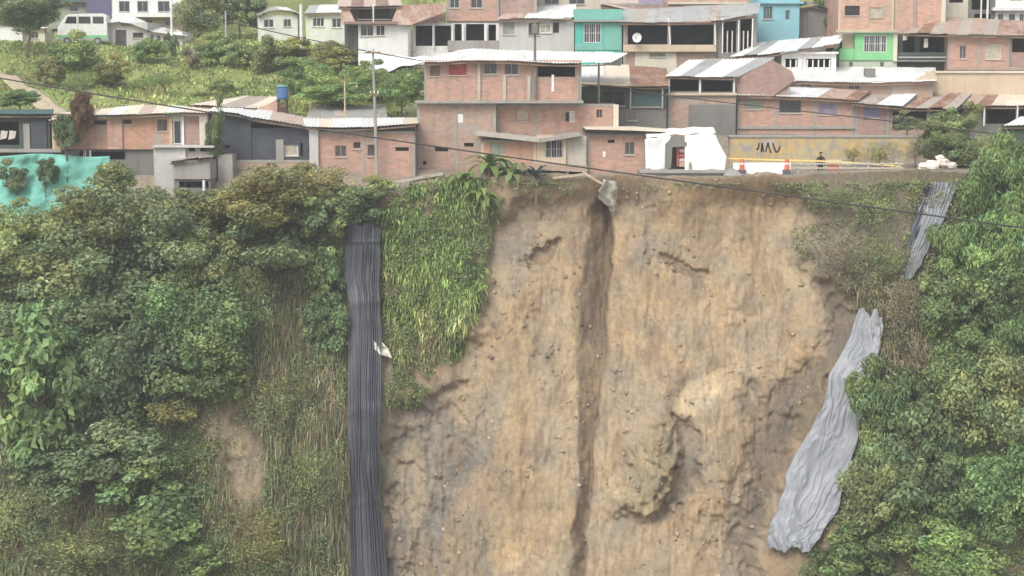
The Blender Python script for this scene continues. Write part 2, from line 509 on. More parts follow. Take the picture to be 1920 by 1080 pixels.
def masks(px, py):
    m = {}
    wob = 22 * fbm(px / 45, py / 45, 40, 3)
    m['slide'] = sstep(26, -26, sd_poly(px, py, SLIDE) + wob)
    cx = np.interp(py, GUL_Y, GUL_X) + 6 * vnoise(py / 40, py * 0, 44) + 3 * fbm(px / 14, py / 22, 46, 3)
    hw = np.interp(py, GUL_Y, GUL_W)
    q = (px - cx) / hw
    g = np.where(q < 0.8, ((q + 1) / 1.8) ** 0.8 if False else np.clip((q + 1) / 1.8, 0, 1), 1 - (q - 0.8) / 0.2)
    m['gully'] = np.clip(g, 0, 1)
    m['gcore'] = sstep(1.15, 0.8, np.abs(q)) * sstep(366, 378, py)
    m['gdep'] = np.interp(py, GUL_Y, GUL_D)
    m['rock'] = sstep(14, -20, sd_poly(px, py, ROCK) + 12 * fbm(px / 18, py / 18, 50, 3)) * sstep(1120, 1215, px + (py - 880) * 0.2)
    e = np.sqrt(((px - 1345) / 80) ** 2 + ((py - 802) / 92) ** 2) + 0.05 * fbm(px / 20, py / 20, 61, 3)
    e = np.sqrt(((px - 1345) / 84) ** 2 + ((py - 802) / np.where(py < 802, 90, 190)) ** 2) + 0.05 * fbm(px / 20, py / 20, 61, 3)
    m['bowl'] = np.where(e < 1, np.clip(1 - e * e, 0, 1) ** 0.45, 0) * sstep(1440, 1350, px + 14 * fbm(px / 25, py / 25, 62, 3)) * sstep(960, 820, py)
    m['e'] = e
    m['nook'] = sstep(10, -14, sd_poly(px, py, [(1268, 785), (1300, 800), (1318, 850), (1310, 910), (1275, 960), (1225, 985), (1245, 940), (1276, 872)]) + 8 * fbm(px / 16, py / 16, 63, 3))
    m['rbank'] = sstep(14, -30, sd_poly(px, py, [(1545, 525), (1630, 555), (1605, 640), (1555, 740), (1505, 830), (1465, 930), (1430, 1010), (1400, 1100), (1375, 1000), (1400, 900), (1420, 800), (1400, 745), (1450, 700), (1520, 680), (1535, 620)]) + 22 * fbm(px / 30, py / 30, 65, 3))
    m['hollow'] = np.maximum(sstep(4, -5, sd_poly(px, py, [(978, 494), (1004, 470), (1050, 450), (1040, 474), (1022, 497), (995, 500)]) + 6 * fbm(px / 12, py / 12, 67, 3)),
                             .7 * sstep(4, -6, sd_poly(px, py, [(1236, 478), (1262, 482), (1300, 506), (1330, 512), (1300, 522), (1262, 502)]) + 7 * fbm(px / 12, py / 12, 68, 3)))
    m['broken'] = np.clip(np.maximum.reduce([sstep(960, 800, px + 60 * fbm(px / 50, py / 50, 73, 3)) * sstep(670, 760, py), .8 * m['rbank'], m['rock'], .8 * sstep(1090, 1000, px) * sstep(540, 420, py),
                          .55 * sstep(.15, .7, fbm(px / 90, py / 120, 75, 3))]), 0, 1)
    return m

CUTS = [(1238, 478, 1300, 512, 9, 0.12), (1322, 962, 1372, 985, 9, 0.25)]
def cliff_y(x, z, detail=True):
    x, z = np.asarray(x, float), np.asarray(z, float)
    h = np.maximum(rim_z(x) - z, 0)
    y = -(0.12 * np.minimum(h, 3) + 0.36 * np.maximum(h - 3, 0))
    y = y - 3.0 * sstep(14, 32, x) * sstep(1, 12, h) - 2.0 * sstep(-8, -24, x) * sstep(0, 10, h)
    px, py = proj(x, y, z)
    m = masks(px, py)
    fade = sstep(0, 2.2, h)
    y = y + fade * (0.9 * m['slide'] + 1.9 * m['gdep'] * m['gully'] * sstep(366, 376, py) - 1.1 * m['rock'] - 0.62 * m['bowl'] + 0.9 * m['nook'] + 0.5 * m['rbank'] + 0.55 * m['hollow'])
    for x0, y0, x1, y1, r, d in CUTS:
        ex, ey = x1 - x0, y1 - y0
        t = ((px - x0) * ex + (py - y0) * ey) / (ex * ex + ey * ey)
        tt = np.clip(t, 0, 1)
        dd = py - (y0 + tt * ey) + 7 * fbm(px / 12, py / 12, 71, 3)
        y = y + d * np.where((t > -0.1) & (t < 1.1), sstep(-2, 2, dd) * sstep(r * 2.6, 0, dd), 0)
    if detail:
        rough = 1 + 1.3 * sstep(1000, 720, px) * sstep(700, 800, py) + 1.2 * m['rock']
        wx, wz = x + .18 * fbm(x * 1.3, z * 1.3, 77, 3), z + .18 * fbm(x * 1.3 + 40, z * 1.3, 78, 3)
        brk = m['broken'] * fade * np.maximum(m['slide'], .25)
        rv = np.abs(fbm(x * 1.15 + .35 * fbm(x * .3, z * .3, 79, 2), z * .09, 81, 3))
        y = y + brk * (.17 * facets(wx * 1.15, wz * 1.0, 200) + .085 * facets(wx * 2.7, wz * 2.4, 210)) + fade * .10 * m['slide'] * (1 - m['gcore']) * sstep(.16, 0, rv) * sstep(-.3, .4, fbm(x * .25, z * .18, 83, 2))
        y = y + fade * (0.40 * fbm(x * 0.20, z * 0.13, 1, 3) + 0.085 * rough * fbm(x * 0.9, z * 0.4, 5, 5, 0.6)
                        + 0.045 * fbm(x * 2.4, z * 0.2, 9, 4) * m['slide'] + 0.13 * fbm(x * 0.55 - z * 0.22, z * 0.10 + x * 0.05, 27, 3) * m['slide'] + 0.05 * rough * fbm(x * 4.2, z * 1.6, 15, 3)
                        + 0.07 * rough * (np.abs(fbm(x * 0.75 + z * 0.2, z * 0.5, 23, 4)) - 0.35))
    return y

def on_cliff(px, py):
    px, py = np.asarray(px, float), np.asarray(py, float)
    Y = np.full(px.shape, -3.0)
    for _ in range(9):
        a, b = (px - 960) / F, (540 - py) / F
        t = (Y - CY) / (b * SP + CP)
        x, z = a * t, CZ + (b * CP - SP) * t
        Y = 0.5 * Y + 0.5 * cliff_y(x, z)
    return x, Y, z

def make_ground():
    xs = np.concatenate([-36 - np.geomspace(0.3, 400, 26)[::-1], np.concatenate([np.arange(-36, -9, 0.15), np.arange(-9, 22.5, 0.09), np.arange(22.5, 36.01, 0.15)]), 36 + np.geomspace(0.3, 400, 26)])
    up = np.concatenate([np.geomspace(46, 220, 12)[::-1], np.arange(45, 0.2, -0.9), [0.12]])
    hs_ = np.concatenate([np.arange(0.0, 31, 0.10), np.arange(31.3, 42, 1.0)])
    X1, Y1 = np.meshgrid(xs, up)
    Z1 = ground(X1, Y1)
    X2, H2 = np.meshgrid(xs, hs_)
    Z2 = rim_z(X2) - H2
    Y2 = cliff_y(X2, Z2)
    yb = np.linspace(-25, -420, 16)
    X3, _ = np.meshgrid(xs, yb)
    Y3 = Y2[-1][None, :] + (yb[:, None] + 20)
    Z3 = Z2[-1][None, :] - 6 * np.linspace(0.2, 1, 16)[:, None] + 1.0 * fbm(X3 * 0.05, Y3 * 0.05, 30, 3)
    X, Y, Z = (np.concatenate(q) for q in ((X1, X2, X3), (Y1, Y2, Y3), (Z1, Z2, Z3)))
    nr, nc = X.shape
    V = np.stack([X, Y, Z], -1).reshape(-1, 3)
    idx = np.arange(nr * nc).reshape(nr, nc)
    Fc = np.stack([idx[:-1, :-1], idx[1:, :-1], idx[1:, 1:], idx[:-1, 1:]], -1).reshape(-1, 4)
    x, y, z = V.T
    px, py = proj(x, y, z)
    m = masks(px, py)
    tan, grey, brown = np.array((0.375, 0.298, 0.205)), np.array((0.25, 0.22, 0.175)), np.array((0.185, 0.138, 0.094))
    pale, rockc, veg, grassc = np.array((0.45, 0.36, 0.23)), np.array((0.285, 0.24, 0.16)), np.array((0.155, 0.135, 0.085)), np.array((0.21, 0.25, 0.09))
    pinkish = np.array((0.335, 0.262, 0.188))
    n = fbm(x * 0.35, z * 0.3, 80, 4)
    n2 = fbm(x * 1.1, z * 0.25, 84, 4)
    def mixc(c, k, w):
        return c + (k - c) * np.clip(w, 0, 1)[:, None]
    c = np.tile(tan, (len(V), 1))
    c = mixc(c, pinkish, 0.7 * sstep(560, 380, py + 60 * n))
    c = mixc(c, np.array((0.20, 0.185, 0.16)), sstep(985, 830, px + 80 * n + (py - 900) * -0.12) * sstep(670, 750, py + 50 * n))
    c = mixc(c, grey * 1.25, 0.4 * sstep(-0.05, 0.7, n2))
    c = mixc(c, pale, 0.5 * sstep(0.1, 0.8, fbm(x * 0.5, z * 0.22, 87, 4)))
    c = mixc(c, np.array((0.385, 0.275, 0.155)), 0.5 * sstep(0.15, 0.8, fbm(x * 0.33 + 3, z * 0.2, 88, 4)))
    c = mixc(c, brown * 1.35, 0.65 * sstep(0.2, 0.8, fbm(x * 0.6 - 7, z * 0.3, 89, 4)))
    c = mixc(c, grey * 1.15, 0.7 * sstep(1060, 960, px) * sstep(560, 470, py + 40 * n))
    c = mixc(c, np.array((0.175, 0.145, 0.115)), 0.95 * m['rbank'])
    c = mixc(c, grey * 0.95, 0.8 * m['nook'])  # shadow beside the rock lump, painted in as grey
    c = mixc(c, tan * 0.86, 0.6 * sstep(1290, 1330, px + 20 * n) * sstep(880, 800, py) * sstep(720, 790, py) * sstep(1430, 1390, px))  # shaded right side of the bulge, put into the soil colour
    c = mixc(c, pale * 1.25, sstep(42, 16, np.hypot((px - 1312) * 0.7, (py - 740) * 0.9 + (px - 1312) * .4)))  # lit upper left of the bulge, painted pale
    c = mixc(c, pale, 0.7 * sstep(0.10, 0.02, np.abs(m['e'] - 1.02)) * sstep(770, 740, py) * sstep(1250, 1300, px))  # light along the arch edge, painted as a pale line
    c = mixc(c, rockc, m['rock'])
    c = mixc(c, brown * 1.1, 0.7 * m['hollow'])  # shade inside the recesses, painted brown
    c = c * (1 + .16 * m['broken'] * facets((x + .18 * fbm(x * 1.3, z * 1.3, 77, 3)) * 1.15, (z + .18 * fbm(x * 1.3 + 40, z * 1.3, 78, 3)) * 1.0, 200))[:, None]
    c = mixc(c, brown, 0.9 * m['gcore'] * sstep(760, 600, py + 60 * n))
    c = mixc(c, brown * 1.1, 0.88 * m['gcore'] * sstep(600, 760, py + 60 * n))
    gx = np.interp(py, GUL_Y, GUL_X)
    c = mixc(c, pale * 0.88, 0.6 * sstep(16, 8, np.abs(px - gx + 36 - 6 * n)) * sstep(400, 520, py))
    c = mixc(c, brown * 1.3, 0.5 * sstep(16, 8, np.abs(px - gx + 34)) * sstep(640, 500, py) * sstep(380, 420, py))
    c = mixc(c, brown * 1.25, 0.7 * sstep(352, 336, py + 8 * n) * sstep(1000, 1060, px))
    earth = np.clip(0.32 + 0.75 * fbm(x * 0.22, z * 0.15, 90, 3), 0, 1)
    bare = np.maximum.reduce([sstep(1.1, 0.5, np.hypot((px - 450) / 75, (py - 860) / 110)), sstep(1.1, 0.5, np.hypot((px - 560) / 55, (py - 600) / 90)),
                              sstep(1.1, 0.4, np.hypot((px - 640) / 35, (py - 960) / 120)), 0.8 * sstep(1.1, 0.4, np.hypot((px - 1530) / 70, (py - 1010) / 90)),
                              0.6 * sstep(1.1, 0.4, np.hypot((px - 130) / 70, (py - 950) / 60))])
    vegc = mixc(np.tile(veg, (len(V), 1)), np.array((0.29, 0.225, 0.155)), earth)
    vegc = mixc(vegc, np.array((0.31, 0.255, 0.18)), 0.8 * bare)
    vegc = mixc(vegc, np.array((0.225, 0.19, 0.15)), sstep(1.2, .6, np.hypot((px - 1600) / 130, (py - 480) / 170)))
    c = c * m['slide'][:, None] + vegc * (1 - m['slide'][:, None])
    top = np.arange(len(V)) < X1.size
    gc = mixc(np.tile(np.array((0.30, 0.26, 0.205)), (len(V), 1)), grassc * 1.25, np.maximum(sstep(-5, -9, x), sstep(30, 50, y)) * sstep(6, 9, y))
    gc = mixc(gc, np.array((0.17, 0.185, 0.07)), sstep(0.1, 0.7, fbm(x * .3, y * .3, 95, 3)) * sstep(-4, -9, x) * sstep(6, 9, y))
    c = np.where(top[:, None], gc, c)
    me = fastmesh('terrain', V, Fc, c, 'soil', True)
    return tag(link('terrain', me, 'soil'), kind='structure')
make_ground()
# ------------------------------------------------------------------ buildings
class Bld:
    def __init__(s, name, label, x0, x1, yb, Y, rot=0, cat='house', group=None):
        s.Y = Y
        s.o = W((x0 + x1) / 2, yb, Y)
        s.r = empty(name, s.o, label, cat, group, rot)
    def X(s, px, dy=0):
        return W(px, 200, s.Y + dy).x - s.o.x
    def Z(s, py, dy=0):
        return W(960, py, s.Y + dy).z - s.o.z
    def wall(s, x0, y0, x1, y1, mat, depth=4.0, ops=(), dy=0.0, found=1.2, rise=0.0, name='wall', inner='interior'):
        xa, xb, zt, zb = s.X(x0, dy), s.X(x1, dy), s.Z(y0, dy), s.Z(y1, dy) - found
        R = []
        for op in ops:
            R.append((s.X(op[0], dy), s.X(op[2], dy), s.Z(op[3], dy), s.Z(op[1], dy), op))
        xs = sorted({xa, xb, *[r[0] for r in R], *[r[1] for r in R]})
        zs = sorted({zb, zt, *[r[2] for r in R], *[r[3] for r in R]})
        m = MB()
        for i in range(len(xs) - 1):
            for j in range(len(zs) - 1):
                cx, cz = (xs[i] + xs[i + 1]) / 2, (zs[j] + zs[j + 1]) / 2
                if any(r[0] < cx < r[1] and r[2] < cz < r[3] for r in R):
                    continue
                m.quad([(xs[i], dy, zs[j]), (xs[i + 1], dy, zs[j]), (xs[i + 1], dy, zs[j + 1]), (xs[i], dy, zs[j + 1])])
        yb = dy + depth
        zk = zt
        m.quad([(xb, dy, zb), (xb, yb, zb), (xb, yb, zk), (xb, dy, zt)])
        m.quad([(xa, yb, zb), (xa, dy, zb), (xa, dy, zt), (xa, yb, zk)])
        m.quad([(xb, yb, zb), (xa, yb, zb), (xa, yb, zk), (xb, yb, zk)])
        m.quad([(xa, dy, zt), (xb, dy, zt), (xb, yb, zk), (xa, yb, zk)])
        for a, b, z0, z1, op in R:
            kind = op[4]
            d = dy + {'open': min(1.8, depth * 0.6), 'hole': 0.35}.get(kind, 0.16)
            mi = 1 if kind in ('open', 'hole') else 0
            m.quad([(a, dy, z0), (a, d, z0), (a, d, z1), (a, dy, z1)], mi)
            m.quad([(b, d, z0), (b, dy, z0), (b, dy, z1), (b, d, z1)], mi)
            m.quad([(a, dy, z1), (a, d, z1), (b, d, z1), (b, dy, z1)], mi)
            m.quad([(a, d, z0), (a, dy, z0), (b, dy, z0), (b, d, z0)], mi)
            m.quad([(a, d, z0), (b, d, z0), (b, d, z1), (a, d, z1)], 1)
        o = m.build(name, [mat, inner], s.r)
        if mat.startswith('brick') and xb - xa > 2.2 and depth > 1:
            cuts = [xa + .09, xb - .09] + [xa + (xb - xa) * k / round((xb - xa) / 2.9) for k in range(1, int(round((xb - xa) / 2.9)))]
            for cx in cuts:
                if not any(r[0] - .14 < cx < r[1] + .14 for r in R):
                    f = MB()
                    f.box(cx - .09, cx + .09, dy - .022, dy + .03, zb + .01, zt - .17)
                    f.build('column', 'plaster_sand' if mat in ('brick_peach', 'brick_orange') else 'concrete', s.r)
            if not any(r[3] > zt - .17 for r in R):
                f = MB()
                f.box(xa, xb, dy - .025, dy + .03, zt - .168, zt - .004)
                f.build('ring_beam', 'concrete', s.r)
        for a, b, z0, z1, op in R:
            if op[4] in ('open', 'hole'):
                continue
            s.window(a, b, z0, z1, dy, *op[4:])
        return o
    def window(s, a, b, z0, z1, dy, kind='win', frame='paint_grey', pane='glass_dark', mull=1):
        t = 0.05
        m = MB()
        y0, y1 = dy + 0.05, dy + 0.11
        m.box(a, a + t, y0, y1, z0, z1); m.box(b - t, b, y0, y1, z0, z1)
        m.box(a + t, b - t, y0, y1, z0, z0 + t); m.box(a + t, b - t, y0, y1, z1 - t, z1)
        for k in range(mull):
            x = a + (b - a) * (k + 1) / (mull + 1)
            m.box(x - 0.02, x + 0.02, y0 + 0.005, y1 - 0.005, z0 + t, z1 - t)
        if kind == 'grille':
            n = max(3, int((b - a) / 0.16))
            for k in range(n):
                x = a + (b - a) * (k + 0.5) / n
                m.box(x - 0.012, x + 0.012, dy - 0.04, dy - 0.016, z0, z1)
            m.box(a, b, dy - 0.045, dy - 0.02, (z0 + z1) / 2 - .012, (z0 + z1) / 2 + .012)
        w = m.build('door' if kind == 'door' else 'window', frame, s.r)
        p = MB()
        p.box(a + t, b - t, dy + 0.08, dy + 0.1, z0 + t, z1 - t)
        p.build('pane', pane, w)
        if kind == 'win' and (b - a) > 0.5:
            q = MB()
            q.box(a - 0.06, b + 0.06, dy - 0.07, dy + 0.04, z0 - 0.07, z0 - 0.002)
            q.build('sill', 'concrete_pale', w)
    def roof(s, front, back, dyf, dyb, mats, sw=0.95, jit=1.0, under=True, gable='concrete'):
        rn = random.Random(int(front[0][0] * 7 + front[0][1] * 3))
        fp, bp = np.array(front, float), np.array(back, float)
        def at(p, u, dy):
            k = np.linspace(0, 1, len(p)) if len(p) > 2 else np.array([0, 1])
            L = (p[:, 0] - p[0, 0]) / (p[-1, 0] - p[0, 0])
            px, py = p[0, 0] + u * (p[-1, 0] - p[0, 0]), np.interp(u, L, p[:, 1])
            w = W(px, py, s.Y + dy)
            return np.array((w.x - s.o.x, dy, w.z - s.o.z))
        wid = abs(at(fp, 1, dyf)[0] - at(fp, 0, dyf)[0])
        n = max(2, round(wid / sw))
        sheets = []
        for i in range(n):
            u0, u1 = i / n, (i + 1) / n + 0.12 / n
            a0, a1, b0, b1 = at(fp, u0, dyf), at(fp, min(u1, 1.02), dyf), at(bp, u0, dyb), at(bp, min(u1, 1.02), dyb)
            if jit:
                e = rn.uniform(-0.14, 0.14) * jit
                dv = (a0 - b0) / np.linalg.norm(a0 - b0)
                a0, a1 = a0 + dv * e, a1 + dv * (e + rn.uniform(-.04, .04))
                dz = rn.uniform(-0.02, 0.035) * jit + (0.015 if i % 2 else 0)
                for p in (a0, a1, b0, b1):
                    p[2] += dz
            ns, nl = 10, 3
            V, Fc = [], []
            for j in range(nl + 1):
                v = j / nl
                l, r = a0 + (b0 - a0) * v, a1 + (b1 - a1) * v
                sag = -0.05 * math.sin(v * math.pi) * rn.uniform(0, 1)
                for k in range(ns + 1):
                    p = l + (r - l) * k / ns
                    p = p + np.array((0, 0, (0.028 if k % 2 else -0.028) + sag))
                    V.append(p)
            q = ns + 1
            for j in range(nl):
                for k in range(ns):
                    Fc.append((j * q + k, j * q + k + 1, (j + 1) * q + k + 1, (j + 1) * q + k))
            mt = mats[int(rn.random() * len(mats)) % len(mats)] if not callable(mats) else mats(u0)
            o = link('roof_sheet', fastmesh('roof_sheet', np.array(V), Fc), mt, s.r)
            sheets.append(o)
        for u in (0.03, 0.97):
            p, q = at(fp, u, dyf), at(bp, u, dyb)
            g = p + (q - p) * min(.9, (.06 - dyf) / (dyb - dyf))
            zl = g[2] - .25
            m = MB()
            for dx in (-.05, .05):
                m.quad([(g[0] + dx, g[1], zl), (q[0] + dx, q[1] - .1, zl), (q[0] + dx, q[1] - .1, q[2] - .06), (g[0] + dx, g[1], g[2] - .06)])
            m.quad([(g[0] - .05, g[1], zl), (g[0] + .05, g[1], zl), (g[0] + .05, g[1], g[2] - .06), (g[0] - .05, g[1], g[2] - .06)])
            if q[2] - .06 > zl:
                m.build('gable', gable, s.r)
        if under:
            m = MB()
            a, b, c, d = at(fp, 0.01, dyf + .12), at(fp, 0.99, dyf + .12), at(bp, 0.99, dyb), at(bp, 0.01, dyb)
            k = max(2, len(fp) * 2)
            for i in range(k):
                p, q = at(fp, 0.01 + 0.98 * i / k, dyf + .1), at(fp, 0.01 + .98 * (i + 1) / k, dyf + .1)
                p[2] -= 0.12; q[2] -= 0.12
                m.quad([(p[0], p[1], p[2] - .09), (q[0], q[1], q[2] - .09), tuple(q), tuple(p)])
                m.quad([(p[0], p[1] + .08, p[2] - .09), (q[0], q[1] + .08, q[2] - .09), (q[0], q[1], q[2] - .09), (p[0], p[1], p[2] - .09)])
                m.quad([tuple(p), tuple(q), (q[0], q[1] + .08, q[2]), (p[0], p[1] + .08, p[2])])
            m.build('eave_beam', 'wood', s.r)
        return sheets
    def post(s, px, y0, y1, dy=-0.1, r=0.06, mat='paint_white', name='post', px2=None):
        m = MB()
        a, b = s.X(px, dy), s.X(px2 if px2 is not None else px, dy)
        z0, z1 = s.Z(y1, dy), s.Z(y0, dy)
        i = len(m.v)
        m.tube([(b, dy, z0), (a, dy, z1)], r, 8)
        return m.build(name, mat, s.r, smooth=False)
    def box(s, x0, y0, x1, y1, dy0, dy1, mat, name, bevel=0.015):
        m = MB()
        m.box(s.X(x0, dy0), s.X(x1, dy0), dy0, dy1, s.Z(y1, dy0), s.Z(y0, dy0))
        return m.build(name, mat, s.r, bevel=bevel)
    def poly(s, pts, dy0, dy1, mat, name):
        n = len(pts)
        m = MB()
        f = [(s.X(x, dy0), dy0, s.Z(y, dy0)) for x, y in pts]
        k = [(x, dy1, z) for x, _, z in f]
        m.quad(f); m.quad(k[::-1])
        for i in range(n):
            j = (i + 1) % n
            m.quad([f[j], f[i], k[i], k[j]])
        return m.build(name, mat, s.r)

def win(x0, y0, x1, y1, frame='paint_grey', pane='glass_dark', mull=1, kind='win'):
    return (x0, y0, x1, y1, kind, frame, pane, mull)
def opn(x0, y0, x1, y1):
    return (x0, y0, x1, y1, 'open')
def hole(x0, y0, x1, y1):
    return (x0, y0, x1, y1, 'hole')

# ---- far row along the top of the picture
b = Bld('plastered_house', 'low white plastered building behind the dark spreading tree', -60, 90, 86, 42, 2)
b.wall(-60, 42, 46, 88, 'plaster_white', 5, [win(-30, 52, -8, 66)], rise=.3)
b.wall(46.5, 52, 88, 88, 'plaster_cream', 3, [win(62, 60, 76, 72)], dy=.6, rise=.2)
b.roof([(-64, 43), (48, 42)], [(-60, 36), (46, 35)], -.3, 5, ['sheet_white', 'sheet_zinc'])
b.roof([(45, 53), (90, 53)], [(48, 47), (88, 46)], .3, 3.6, ['sheet_white', 'sheet_cream'])
b = Bld('parked_van', 'white van with green lower band parked above the grassy slope', 112, 204, 84, 40, 4, 'van')
prof = [(112, 70), (113, 52), (118, 44), (128, 30), (136, 26), (196, 25), (203, 30), (204, 72), (204, 76), (112, 76)]
b.poly(prof, 0, 1.75, 'paint_white', 'body')
b.poly([(112.6, 66), (203.6, 66), (203.6, 74), (112.6, 74)], -.012, .005, 'plaster_green', 'lower_band')
for k, (p0, p1) in enumerate(((132, 148), (152, 174), (178, 198))):
    b.poly([(p0, 31), (p1, 31), (p1, 44), (p0 - (6 if k == 0 else 0), 44)], -.02, .004, 'glass_dark', 'window')
for px in (130, 186):
    m = MB(); m.tube([(b.X(px), -.03, b.Z(77)), (b.X(px), .22, b.Z(77))], .33, 14)
    w_ = m.build('wheel', 'metal_dark', b.r)
    m = MB(); m.tube([(b.X(px), -.05, b.Z(77)), (b.X(px), -.032, b.Z(77))], .17, 10); m.build('rim', 'paint_grey', w_)
b.box(150, 26, 151, 72, -.006, .004, 'paint_grey', 'door_seam', 0)
b.box(111, 60, 114, 65, .15, .5, 'cloth_pale', 'headlight')
b.box(110, 72, 206, 76.5, -.03, .02, 'paint_grey', 'bumper_strip')
b = Bld('plastered_house', 'pale grey house with long white roof sloping down beside the dark columnar shrub', 204, 345, 88, 41, -3)
b.wall(206, 42, 280, 88, 'plaster_grey', 5, [win(219, 56, 240, 87, 'wood', 'interior', 0, 'door'), win(252, 61, 272, 71, 'wood', 'interior_dark', 0)], rise=.5)
b.wall(280.5, 60, 345, 88, 'plaster_white', 4, [win(284, 64, 292, 76), win(297, 65, 304, 77), win(309, 66, 316, 78), win(326, 68, 336, 84)], dy=.1, rise=.3)
b.roof([(202, 44), (236, 40), (284, 60), (348, 68)], [(204, 32), (240, 29), (290, 50), (346, 60)], -.4, 5, ['sheet_white', 'sheet_white', 'sheet_zinc'])
b = Bld('plastered_house', 'two storey white house with indigo painted wall at the top edge', 168, 345, 52, 54, 2)
b.wall(168, -60, 214, 44, 'indigo_paint', 6, [win(180, -30, 200, -8)])
b.wall(214.5, -60, 345, 30, 'plaster_white', 6, [win(228, 2, 248, 22), win(262, 2, 282, 22), win(300, 2, 322, 22), win(228, -40, 260, -20), win(280, -40, 310, -20)], dy=.1, found=0)
b.wall(262, 30.5, 345, 52, 'brick_brown', 5, [win(276, 36, 290, 48), win(312, 36, 328, 48)], dy=.3)
b.box(214, 26, 348, 32, -.6, .4, 'paint_white', 'balcony_slab')
b.roof([(160, -60), (352, -60)], [(165, -76), (350, -76)], -.6, 6.5, ['sheet_fibre'])
b = Bld('plastered_house', 'house with green corrugated roof and olive wall left of the indigo wall', 84, 172, 26, 58, 0)
b.wall(84, 4, 172, 30, 'curtain_green', 5, [win(100, 10, 114, 22), win(136, 10, 152, 22)])
b.roof([(80, 6), (174, 3)], [(84, -12), (172, -14)], -.5, 6, ['teal_board', 'sheet_zinc'])
b = Bld('plastered_house', 'small pale green house with barrel roof among the bushes', 484, 562, 66, 44, 4)
b.wall(486, 28, 560, 66, 'plaster_offwhite', 4, [win(497, 36, 516, 52, 'paint_white'), win(534, 36, 548, 50)], rise=.4)
b.roof([(482, 30), (508, 18), (538, 17), (564, 28)], [(486, 22), (510, 12), (538, 11), (560, 22)], -.4, 4.4, ['sheet_zinc', 'sheet_white'])
b = Bld('plastered_house', 'whitish green house with framed windows right of the white pole', 574, 650, 68, 43, -3)
b.wall(575, 24, 650, 68, 'plaster_offwhite', 4, [win(588, 33, 610, 50, 'paint_white', 'glass_dark', 2), win(624, 34, 642, 52, 'paint_white')], rise=.5)
b.roof([(570, 25), (654, 24)], [(574, 10), (652, 8)], -.4, 4.5, ['sheet_white', 'sheet_zinc'])
for i, (px, y0, y1, lab) in enumerate([(565, 8, 72, 'thick white concrete pole between the two pale green houses'), (322, -40, 62, 'tall white pole in front of the white two storey house'),
                                       (424, 20, 82, 'thin grey pole standing in the bushes above the slope')]):
    c = W(px, y1, 38)
    t = W(px, y0, 38)
    m = MB()
    m.tube([(0, 0, -1), (0, 0, t.z - c.z)], [.16 if i == 0 else .1, .12 if i == 0 else .07], 9)
    o = m.build('pole', 'paint_white' if i < 2 else 'paint_grey')
    o.location = c
    tag(o, lab, 'pole', 'poles on the upper hillside')

# white house, brown hipped roof
b = Bld('hipped_house', 'white walled house with brown hipped roof and dark upper bay', 648, 768, 105, 25, 2)
b.wall(673, 45, 766, 104, 'plaster_white', 6, [win(677, 46, 702, 68, 'paint_white', 'glass_dark', 1), win(706, 47, 723, 67, 'paint_white', 'interior', 1)], found=.6)
b.wall(648, 45, 672.5, 92, 'teal_board', 5, [win(653, 48, 668, 90, 'wood', 'interior', 0, 'door')], dy=.5)
b.poly([(640, 46), (642, 12), (654, 12), (668, 42), (734, 42), (748, 10), (836, 6), (836, 22), (770, 47)], -.5, -.32, 'sheet_pink', 'roof')
b.wall(650, 8, 745, 44, 'interior', 4, [win(672, 12, 699, 36, 'metal_dark', 'interior_dark', 0), win(704, 12, 734, 36, 'metal_dark', 'interior_dark', 0)], dy=.2, found=0, name='upper_wall')
b.roof([(632, 13), (752, 10)], [(640, -14), (748, -16)], -.7, 4.5, ['sheet_brown', 'sheet_pink'])
b.box(646, 40, 745, 45, -.75, .15, 'sheet_brown', 'eave')
b.post(701, 6, 42, -.75, .05)
b.post(769, 46, 106, -.2, .14, 'concrete', 'column')
# brick house with white framed porch
b = Bld('brick_house', 'tall brick house over a porch with white framed openings', 772, 1006, 110, 26, -2)
b.wall(838, -50, 936, 40, 'brick_pink', 7, [win(844, -8, 862, 15), win(883, -8, 905, 15), win(846, -40, 866, -22), win(886, -40, 906, -22)], found=0)
b.wall(936.5, -50, 1006, 45, 'brick_maroon', 6.8, [win(952, -30, 972, -8), win(984, -30, 998, -8)], dy=.2, found=0)
b.wall(774, 42, 936, 92, 'plaster_white', 6, [opn(780, 48, 811, 86), opn(816, 48, 846, 86), opn(853, 45, 866, 84), opn(874, 45, 908, 80), opn(916, 46, 930, 84)], dy=.15)
b.wall(774, 92.5, 936, 112, 'concrete_pale', 5, dy=.22)
b.poly([(768, 44), (836, 20), (836, 40), (774, 46)], -.3, .1, 'sheet_brown', 'porch_gable')
b.box(840, 76, 936, 96, -.5, .1, 'concrete', 'porch_wall')
b.roof([(830, -50), (1010, -50)], [(836, -66), (1006, -66)], -.5, 7.3, ['sheet_fibre'])
for px in (777, 813, 849, 869, 912):
    b.post(px, 44, 92, -.08, .075, 'paint_white')
# grey house with white roof
b = Bld('plastered_house', 'pale grey plastered house with white roof left of the teal house', 936, 1076, 92, 24, 1)
b.wall(936, 36, 1076, 93, 'plaster_grey', 5, [win(943, 42, 965, 65, 'paint_grey', 'curtain_green'), win(991, 43, 1011, 66, 'wood', 'interior', 0), win(1013, 45, 1033, 62, 'paint_white', 'curtain_beige', 1), win(1036, 42, 1048, 62, 'wood', 'interior_dark', 0)], rise=.7)
b.roof([(930, 36), (1080, 34)], [(958, 14), (1080, 9)], -.45, 5, lambda u: 'sheet_pink' if u < .3 else 'sheet_white')
